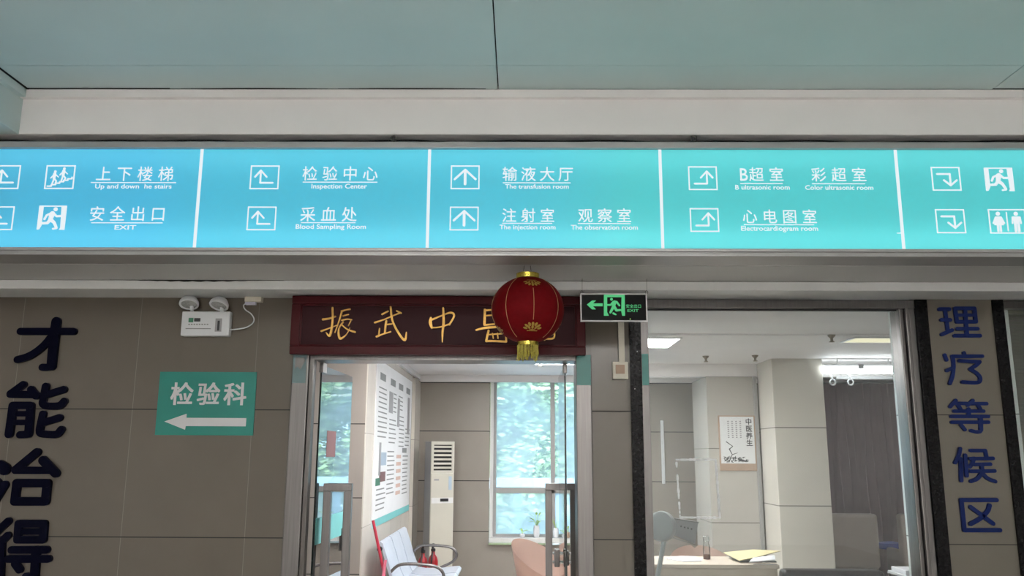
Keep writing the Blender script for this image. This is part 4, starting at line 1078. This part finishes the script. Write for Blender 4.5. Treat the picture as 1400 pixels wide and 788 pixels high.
# peach tub chairs
def tub_chair(loc, rz, label, w_=.31, seat=.42, high=.80, low=.58, notch=False):
    t = thing('tub_chair', loc, label, 'chair', 'peach tub chairs')
    t.rotation_euler = (0, 0, rz); base = Vector(loc)
    b = B(); n = 40; V = []
    for i in range(n+1):
        a = math.radians(-140+280*i/n)          # 0 = back (-Y local)
        k = .5+.5*math.cos(a*180/140*.98)
        top = low+(high-low)*(k**.8)
        if notch: top -= .028*math.exp(-((a)/.07)**2)
        row = []
        for s, (f, zz) in enumerate(((.62, seat-.10), (.84, seat), (.95, seat+(top-seat)*.5), (1.06, top))):
            rr = w_*f; row.append(b.verts.new(base+Vector((rr*math.sin(a)*1.05, -rr*math.cos(a), zz))))
        V.append(row)
    for i in range(n):
        for s in range(3): b.faces.new((V[i][s], V[i+1][s], V[i+1][s+1], V[i][s+1]))
    bmesh.ops.solidify(b, geom=b.faces[:], thickness=.028)
    obj('shell', b, M['pink'], t, True)
    obj('seat', lathe(B(), [(w_*.6, seat-.09), (w_*.84, seat-.05), (w_*.86, seat-.01), (w_*.7, seat+.012), (.02, seat+.014)], base, 32), M['pink'], t, True)
    for sx in (-1, 1):
        for sy in (-1, 1):
            obj('leg', tube(B(), [base+Vector((sx*.13, sy*.13, seat-.09)), base+Vector((sx*.23, sy*.23, 0))], .016, 8), M['steel_dark'], t, True)
q = at(738, 760, 8.35)
tub_chair((q.x+.05, 8.4, 0), math.radians(-122), 'peach tub chair below the tall window, turned side-on', w_=.30, high=.815, low=.50)
q = at(952, 760, 8.15)
tub_chair((q.x, 7.95, 0), math.radians(180), 'peach tub chair behind the pale desk, facing the window', w_=.25, high=.80, low=.6, notch=True)

# desk and the things on it
TX0, TX1, TY0, TY1, TZ = 1.02, at(1066, 776, 7.05).x, 7.05, 7.62, .765
t = thing('desk', ((TX0+TX1)/2, (TY0+TY1)/2, 0), 'pale birch desk behind the big window', 'desk')
obj('desktop', bx(TX0-.01, TX1, TY0, TY1, TZ-.03, TZ, bev=.004), M['wood'], t)
obj('front_panel', bx(TX0+.03, TX1-.03, TY0+.04, TY0+.058, .10, TZ-.03), M['wood'], t)
for x in (TX0+.01, TX1-.03): obj('side_panel', bx(x, x+.02, TY0+.03, TY1-.02, 0, TZ-.03), M['wood'], t)
def sheet_on(name, quad, z, m, label, cat, lift=.0, th=.004, grp=None):
    b = B(); vs = [b.verts.new((p[0], p[1], z+(p[2] if len(p) > 2 else 0))) for p in quad]
    f = b.faces.new(vs)
    bmesh.ops.solidify(b, geom=b.faces[:], thickness=th)
    mn = min(v.co.z for v in b.verts); bmesh.ops.translate(b, verts=b.verts, vec=(0, 0, z-mn+.0005))
    return tag(obj(name, b, m, None), label, cat, grp)
def dz(px, py, z):
    d = _ray(px, py); tt = (z-EYE)/d.z; return (d.x*tt, d.y*tt)
def onD(px, py, h=0): q = dz(px, py, TZ+h); return (q[0], q[1], h)
def draped(name, quads, m, label, cat, th=.004, low=.782):
    b = B()
    for q in quads:
        vs = [b.verts.new((p[0], p[1], max(p[2], low))) for p in q]; b.faces.new(vs)
    bmesh.ops.remove_doubles(b, verts=b.verts, dist=.0005)
    bmesh.ops.solidify(b, geom=b.faces[:], thickness=th)
    return tag(obj(name, b, m, None), label, cat)
P1, P2, P3, P4, P5 = at(911, 764, 7.36), at(934, 768.5, 7.20), at(959, 767, 7.24), at(950, 761, 7.42), at(930, 760.5, 7.46)
draped('paper_sheet', [(P1, P2, P5), (P2, P3, P4, P5)], M['paper'], 'loose white papers at the left end of the pale desk', 'paper', .006, .7725)
zb0 = TZ+.0005
b = bx(1.80, 2.10, 7.20, 7.58, zb0, TZ+.012, bev=.003)
fo = tag(obj('folder', b, M['folder'], None), 'dark folder stack under the yellow newspaper on the desk', 'folder')
A1, A2, A3, A4, A5 = at(989, 755.5, 7.50), at(1011, 771.5, 7.14), at(1034, 762, 7.19), at(1067, 753.5, 7.56), at(1030, 751.5, 7.62)
draped('newspaper', [(A1, A2, A3, A5), (A5, A3, A4)], M['newspaper'], 'yellowed folded newspaper at the right end of the desk', 'newspaper', .005, .789)
B1, B2, B3, B4 = at(1024, 769, 7.11), at(1060, 765.5, 7.13), at(1059, 759.5, 7.18), at(1030, 762.5, 7.17)
draped('paper_bundle', [(B1, B2, B3, B4)], M['paper'], 'white paper bundle beside the yellow newspaper', 'papers', .008)
sheet_on('form_sheet', [(1.86, 7.055), (2.06, 7.055), (2.07, 7.10), (1.88, 7.10)], TZ, M['paper'], 'white form at the front right edge of the desk', 'paper', th=.010)
q = onD(967.5, 766); c = (q[0], q[1]+.03, TZ+.001)
t = thing('glass_bottle', c, 'clear glass bottle with brown tea on the pale desk', 'bottle')
obj('body', lathe(B(), [(.026, .0), (.030, .004), (.030, .10), (.024, .13), (.022, .145)], c, 24, False), M['bottle'], t, True)
obj('tea', lathe(B(), [(.026, .003), (.027, .006), (.027, .045)], c, 20), M['tea'], t, True)
obj('cap', lathe(B(), [(.026, .145), (.027, .148), (.027, .185), (.02, .192), (.005, .193)], c, 20), M['bottle'], t, True)

# heat therapy lamp in front of the desk
HY = 6.55
hc = at(905, 720, HY)
t = thing('therapy_lamp', (at(897, 780, HY).x, HY, 0), 'grey heat therapy lamp on a slanted stand beside the desk', 'therapy lamp')
mm = Matrix.Translation(hc) @ Matrix.Rotation(math.radians(12), 4, 'Y') @ Matrix.Rotation(math.radians(-32), 4, 'Z') @ Matrix.Rotation(PI/2, 4, 'X')
bb = lathe(B(), [(.02, .052), (.085, .05), (.105, .04), (.112, .0), (.108, -.02), (.06, -.045), (.02, -.05)], (0, 0, 0), 32); bmesh.ops.transform(bb, matrix=mm, verts=bb.verts)
obj('lamp_head', bb, M['lampgrey'], t, True)
k5 = crop(880, 690, 7, HY+.10); q = k5([(270, 125), (510, 165), (480, 375), (275, 285)])
b = B(); prism(b, q, HY+.05, HY+.13)
cbx = obj('control_box', b, M['grey'], t)
b = B()
for px, py in ((345, 205), (380, 215), (412, 222), (445, 230)):
    a = k5([(px, py)])[0]; ell(b, a[0], a[1], .006, .006, HY+.047, HY+.051)
obj('button', b, M['ink'], cbx)
b = B(); stroke(b, k5([(265, 128), (505, 166)]), .008, HY+.03, HY+.05); stroke(b, k5([(235, 300), (480, 380)]), .008, HY+.03, HY+.05); obj('rail', b, M['steel'], t)
a = at(909, 735, HY+.02); c = at(899, 788, HY+.02); dv = (c-a).normalized(); ft = a+dv*((a.z-.08)/-dv.z); ft.x = c.x-.02
obj('stand', tube(B(), [a, c, Vector((ft.x, HY+.02, .06))], .018, 10), M['lampgrey'], t, True)
b = B()
for k in range(5):
    an = 2*PI*k/5; tube(b, [(ft.x, HY+.02, .07), (ft.x+.22*math.cos(an), HY+.02+.22*math.sin(an), .05)], .014, 8)
obj('base', b, M['lampgrey'], t, True)
b = B()
for k in range(5):
    an = 2*PI*k/5; sphere(b, (ft.x+.22*math.cos(an), HY+.02+.22*math.sin(an), .025), .025)
obj('caster', b, M['black_matte'], t, True)

# framed ink print on the wall block
SYY = 9.55
x0, x1, z0, z1 = rect(983, 568.5, 1033.5, 644, SYY)
t = thing('ink_print', ((x0+x1)/2, SYY, z0), 'white framed ink print with black upright characters on the light wall', 'picture')
obj('backing', bx(x0, x1, SYY-.004, SYY+.01, z0, z1, bev=.002), M['scrollwood'], t)
sh = obj('sheet', bx(x0+.016, x1-.016, SYY-.007, SYY-.004, z0+.078, z1-.012), M['poster'], t)
b = B()
cw = .075
for k, ch in enumerate('中医养生'):
    put(b, glyph(ch, .02), cw, cw, x1-.11, z1-.095-k*.078, SYY-.0082)
obj('heading', b, M['ink'], sh)
b = B()
for k in range(4):
    for j in range(9): prism(b, [(x0+.10+k*.045, z1-.07-j*.022), (x0+.118+k*.045, z1-.07-j*.022), (x0+.118+k*.045, z1-.06-j*.022), (x0+.10+k*.045, z1-.06-j*.022)], SYY-.0082, SYY-.007)
obj('small_print', b, M['grey'], sh)
b = B(); rnd = random.Random(3)
bx0, bz0 = x0+.05, z0+.095
for k in range(55):
    px = bx0+rnd.random()*.28*(.4+.6*rnd.random()); pz = bz0+rnd.random()*.05
    stroke(b, [(px, pz, .012*rnd.random()+.004), (px+rnd.uniform(-.02, .03), pz+rnd.uniform(-.008, .02), .004)], .01, SYY-.0085, SYY-.007, n=6, step=.00002)
stroke(b, [(bx0+.05, bz0, .012), (bx0+.09, bz0+.08, .008), (bx0+.06, bz0+.14, .012), (bx0+.10, bz0+.17, .006), (bx0+.03, bz0+.22, .01)], .01, SYY-.0085, SYY-.007, n=6, step=.00002)
stroke(b, [(bx0+.09, bz0+.08, .008), (bx0+.15, bz0+.10, .004)], .01, SYY-.0085, SYY-.007, n=6, step=.00002)
stroke(b, [(bx0+.17, bz0+.02, .03), (bx0+.26, bz0+.005, .01)], .01, SYY-.0085, SYY-.007, n=6, step=.00002)
obj('ink_drawing', b, M['ink'], sh)
# white bar added to imitate a reflected light streak on the back wall
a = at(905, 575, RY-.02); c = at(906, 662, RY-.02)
tag(obj('reflection_streak', bx(a.x-.02, a.x+.02, RY-.03, RY, c.z, a.z, bev=.005), M['plastic'], None), 'upright white bar imitating a reflected light streak left of the ink print', 'cable duct')

# high-backed armchairs in front of the curtain, blue stool, papers, dark chair back
def armchair(cx, cy, wd, top, m, label, grp=None, d=1, deep=.42):
    t = thing('armchair', (cx, cy, 0), label, 'armchair', grp)
    def by(a, c): return (cy+a, cy+c) if d > 0 else (cy-c, cy-a)
    y = by(-.09, .07); obj('backrest', bx(cx-wd/2, cx+wd/2, y[0], y[1], .42, top, bev=.045, seg=4), m, t, True)
    y = by(.05, deep); obj('seat', bx(cx-wd/2+.02, cx+wd/2-.02, y[0], y[1], .28, .46, bev=.04, seg=3), m, t, True)
    y = by(-.02, deep-.03)
    for s in (-1, 1): obj('arm', bx(cx+s*(wd/2-.045)-.045, cx+s*(wd/2-.045)+.045, y[0], y[1], .15, .60, bev=.03, seg=3), m, t, True)
    for s in (-1, 1):
        for k in (0, deep-.1): obj('leg', tube(B(), [(cx+s*wd*.4, cy+d*k, .30), (cx+s*wd*.4, cy+d*k, 0)], .02, 8), M['steel_dark'], t)
AY = 9.70
q = at(1200, 702.5, AY-.09)
armchair(q.x-.30, AY, .60, at(1170, 702.5, AY).z, M['seatgrey'], 'warm grey high-backed armchair half hidden by the light pillar', 'grey armchairs by the curtain')
q = at(1228.5, 720, AY)
armchair(q.x+.28, AY, .56, at(1240, 703, AY).z, M['seatgrey'], 'warm grey armchair mostly hidden behind the pale grey reveal', 'grey armchairs by the curtain')
a = at(1074, 785, 6.75); c = at(1221, 785, 6.75)
armchair((a.x+c.x)/2-.02, 6.86, c.x-a.x-.04, at(1150, 781.5, 6.75).z, M['seatdark'], 'dark brown chair back just rising over the lower picture edge', None, -1, .3)
q = at(1217, 745, 10.22)
t = thing('stool', (q.x, 10.22, 0), 'round blue stool between the two grey armchairs', 'stool')
obj('seat', lathe(B(), [(.02, q.z-.05), (.13, q.z-.045), (.145, q.z-.02), (.14, q.z+.02), (.05, q.z+.035), (.01, q.z+.036)], (q.x, 10.22, 0), 28), M['stoolblue'], t, True)
obj('post', lathe(B(), [(.022, .06), (.022, q.z-.045)], (q.x, 10.22, 0), 14), M['chrome'], t, True)
obj('base', lathe(B(), [(.14, 0), (.14, .015), (.04, .05), (.022, .07)], (q.x, 10.22, 0), 24), M['chrome'], t, True)
q = at(1232, 779, 6.6)
q.x += .03
t = thing('side_table', (q.x+.1, 6.6, 0), 'small white-topped table beside the dark brown chair', 'table')
obj('table_top', bx(q.x-.05, q.x+.30, 6.45, 6.8, q.z-.05, q.z-.03, bev=.004), M['plastic'], t)
for x in (q.x-.05, q.x+.28):
    for y in (6.47, 6.78): obj('leg', tube(B(), [(x, y, 0), (x, y, q.z-.05)], .012, 8), M['steel_dark'], t)
tag(obj('paper_stack', bx(q.x-.04, q.x+.24, 6.5, 6.75, q.z-.0295, q.z+.004, bev=.003), M['paper'], None), 'white paper stack on the small table beside the reveal', 'papers')

# plants on the sill
def pot_plant(px, y, zc, r, h, label, m, leaves, spread, seed, tall):
    spread *= .7
    q = at(px, 730, y); c = (q.x, y, zc)
    t = thing('potted_plant', c, label, 'plant', 'plants on the window sill'); rn = random.Random(seed)
    obj('pot', lathe(B(), [(r*.75, .001), (r*.95, h*.3), (r, h*.6), (r*.8, h), (r*.7, h), (r*.7, h*.9)], c, 20, True), m, t, True)
    b = B(); st = B()
    for k in range(leaves):
        a = rn.uniform(0, 2*PI); L = rn.uniform(.4, 1)*tall; rr = rn.uniform(.3, 1)*spread
        p0 = Vector((c[0], c[1], c[2]+h*.9)); p1 = p0+Vector((rr*math.cos(a), rr*.5*math.sin(a), L))
        tube(st, [p0, p0.lerp(p1, .5)+Vector((0, 0, .01)), p1], .002, 5)
        d = Vector((math.cos(a), .4*math.sin(a), rn.uniform(-.2, .5))).normalized(); u, v = frame_of(d); ln = rn.uniform(.05, .08)
        vs = [b.verts.new(p1+d*x*ln+u*y_*ln*.45) for x, y_ in ((-.1, 0), (.3, .5), (.65, .42), (1, 0), (.65, -.42), (.3, -.5))]; b.faces.new(vs)
    o = obj('foliage', b, M['leaf'], t); obj('stems', st, M['leaf'], t)
sz = z_s+.001
pot_plant(733.5, RY-.04, sz, .042, .15, 'leafy plant in a tall white vase on the sill', M['vase'], 16, .13, 5, .16)
pot_plant(714, RY-.04, sz, .035, .05, 'small low plant on the sill left of the white vase', M['vase'], 9, .07, 9, .06)
pot_plant(760, RY-.04, sz, .038, .12, 'second vase plant on the sill behind the hoop frame', M['vase'], 9, .09, 12, .15)
pot_plant(776, RY-.04, sz, .032, .07, 'small brown pot on the sill beside the right jamb', M['scrollwood'], 5, .04, 15, .05)

# ================================================================== outside the window
struct('ground', bx(-30, 30, RY+.3, 60, -.3, -.1), M['ground'], 'pale paved ground outside the window', 'ground')
def tree(x, y, h, r, label, seed, ncl=150, lf=(.055, .10), per=120):
    rn = random.Random(seed)
    t = thing('tree', (x, y, -.1), label, 'tree', 'trees outside the tall window')
    b = B(); tube(b, smoothpts([(x, y, -.1), (x+.1, y, h*.35), (x-.05, y+.1, h*.7)], 4), .14, 10, .05)
    for k in range(6):
        a = rn.uniform(0, 2*PI); z = h*rn.uniform(.4, .65)
        tube(b, [(x, y, z), (x+r*.6*math.cos(a), y+r*.6*math.sin(a), z+h*.22)], .05, 6, .015)
    obj('trunk', b, M['bark'], t, True)
    b = B(); cl = []
    while len(cl) < ncl:
        c = Vector((rn.uniform(-1, 1)*r, rn.uniform(-1, 1)*r, h*rn.uniform(.06, 1.0)))
        if c.x*c.x+c.y*c.y < r*r: cl.append(c)
    for c in cl:
        cr = rn.uniform(.30, .62)
        for k in range(per):
            d = Vector((rn.gauss(0, 1), rn.gauss(0, 1), rn.gauss(0, .8))).normalized()*cr*rn.uniform(.6, 1.05)
            p = Vector((x, y, 0))+c+d; n_ = (d.normalized()+Vector((rn.uniform(-.6, .6), rn.uniform(-.6, .6), rn.uniform(-.2, .9)))).normalized()
            u, v = frame_of(n_); L = rn.uniform(*lf)
            b.faces.new([b.verts.new(p+u*L*a_+v*L*c_*.55) for a_, c_ in ((-1, 0), (0, .9), (1, 0), (0, -.9))])
    o = obj('crown', b, M['leaf2'], t); o['kind'] = 'stuff'
for x, y, h, r, lb, sd in ((-.75, 17.6, 5.6, 1.35, 'light green leafy tree at the left side of the tall window', 1), (2.75, 18.6, 6.2, 1.5, 'light green leafy tree at the right side of the tall window', 2),
                           (.9, 22.6, 8.2, 2.0, 'tallest tree behind the other trees outside, at middle of the window', 6)):
    tree(x, y, h, r, lb, sd, *((300, (.06, .105), 170) if sd == 6 else ()))
# pale carport with posts
t = thing('carport', (.4, 14.1, -.1), 'pale blue carport roof on thin posts seen through the tall window', 'carport')
b = B(); v = [b.verts.new(p) for p in ((-2.2, 13.4, 1.10), (3.2, 13.4, 1.10), (3.2, 14.9, 1.23), (-2.2, 14.9, 1.23))]; b.faces.new(v)
r_ = bmesh.ops.solidify(b, geom=b.faces[:], thickness=.05)
obj('roof', b, M['build'], t)
for k in range(9): obj('post', bx(-1.9+k*.6, -1.78+k*.6, 13.5+(k % 2)*1.2, 13.58+(k % 2)*1.2, -.1, 1.06), M['build'], t)
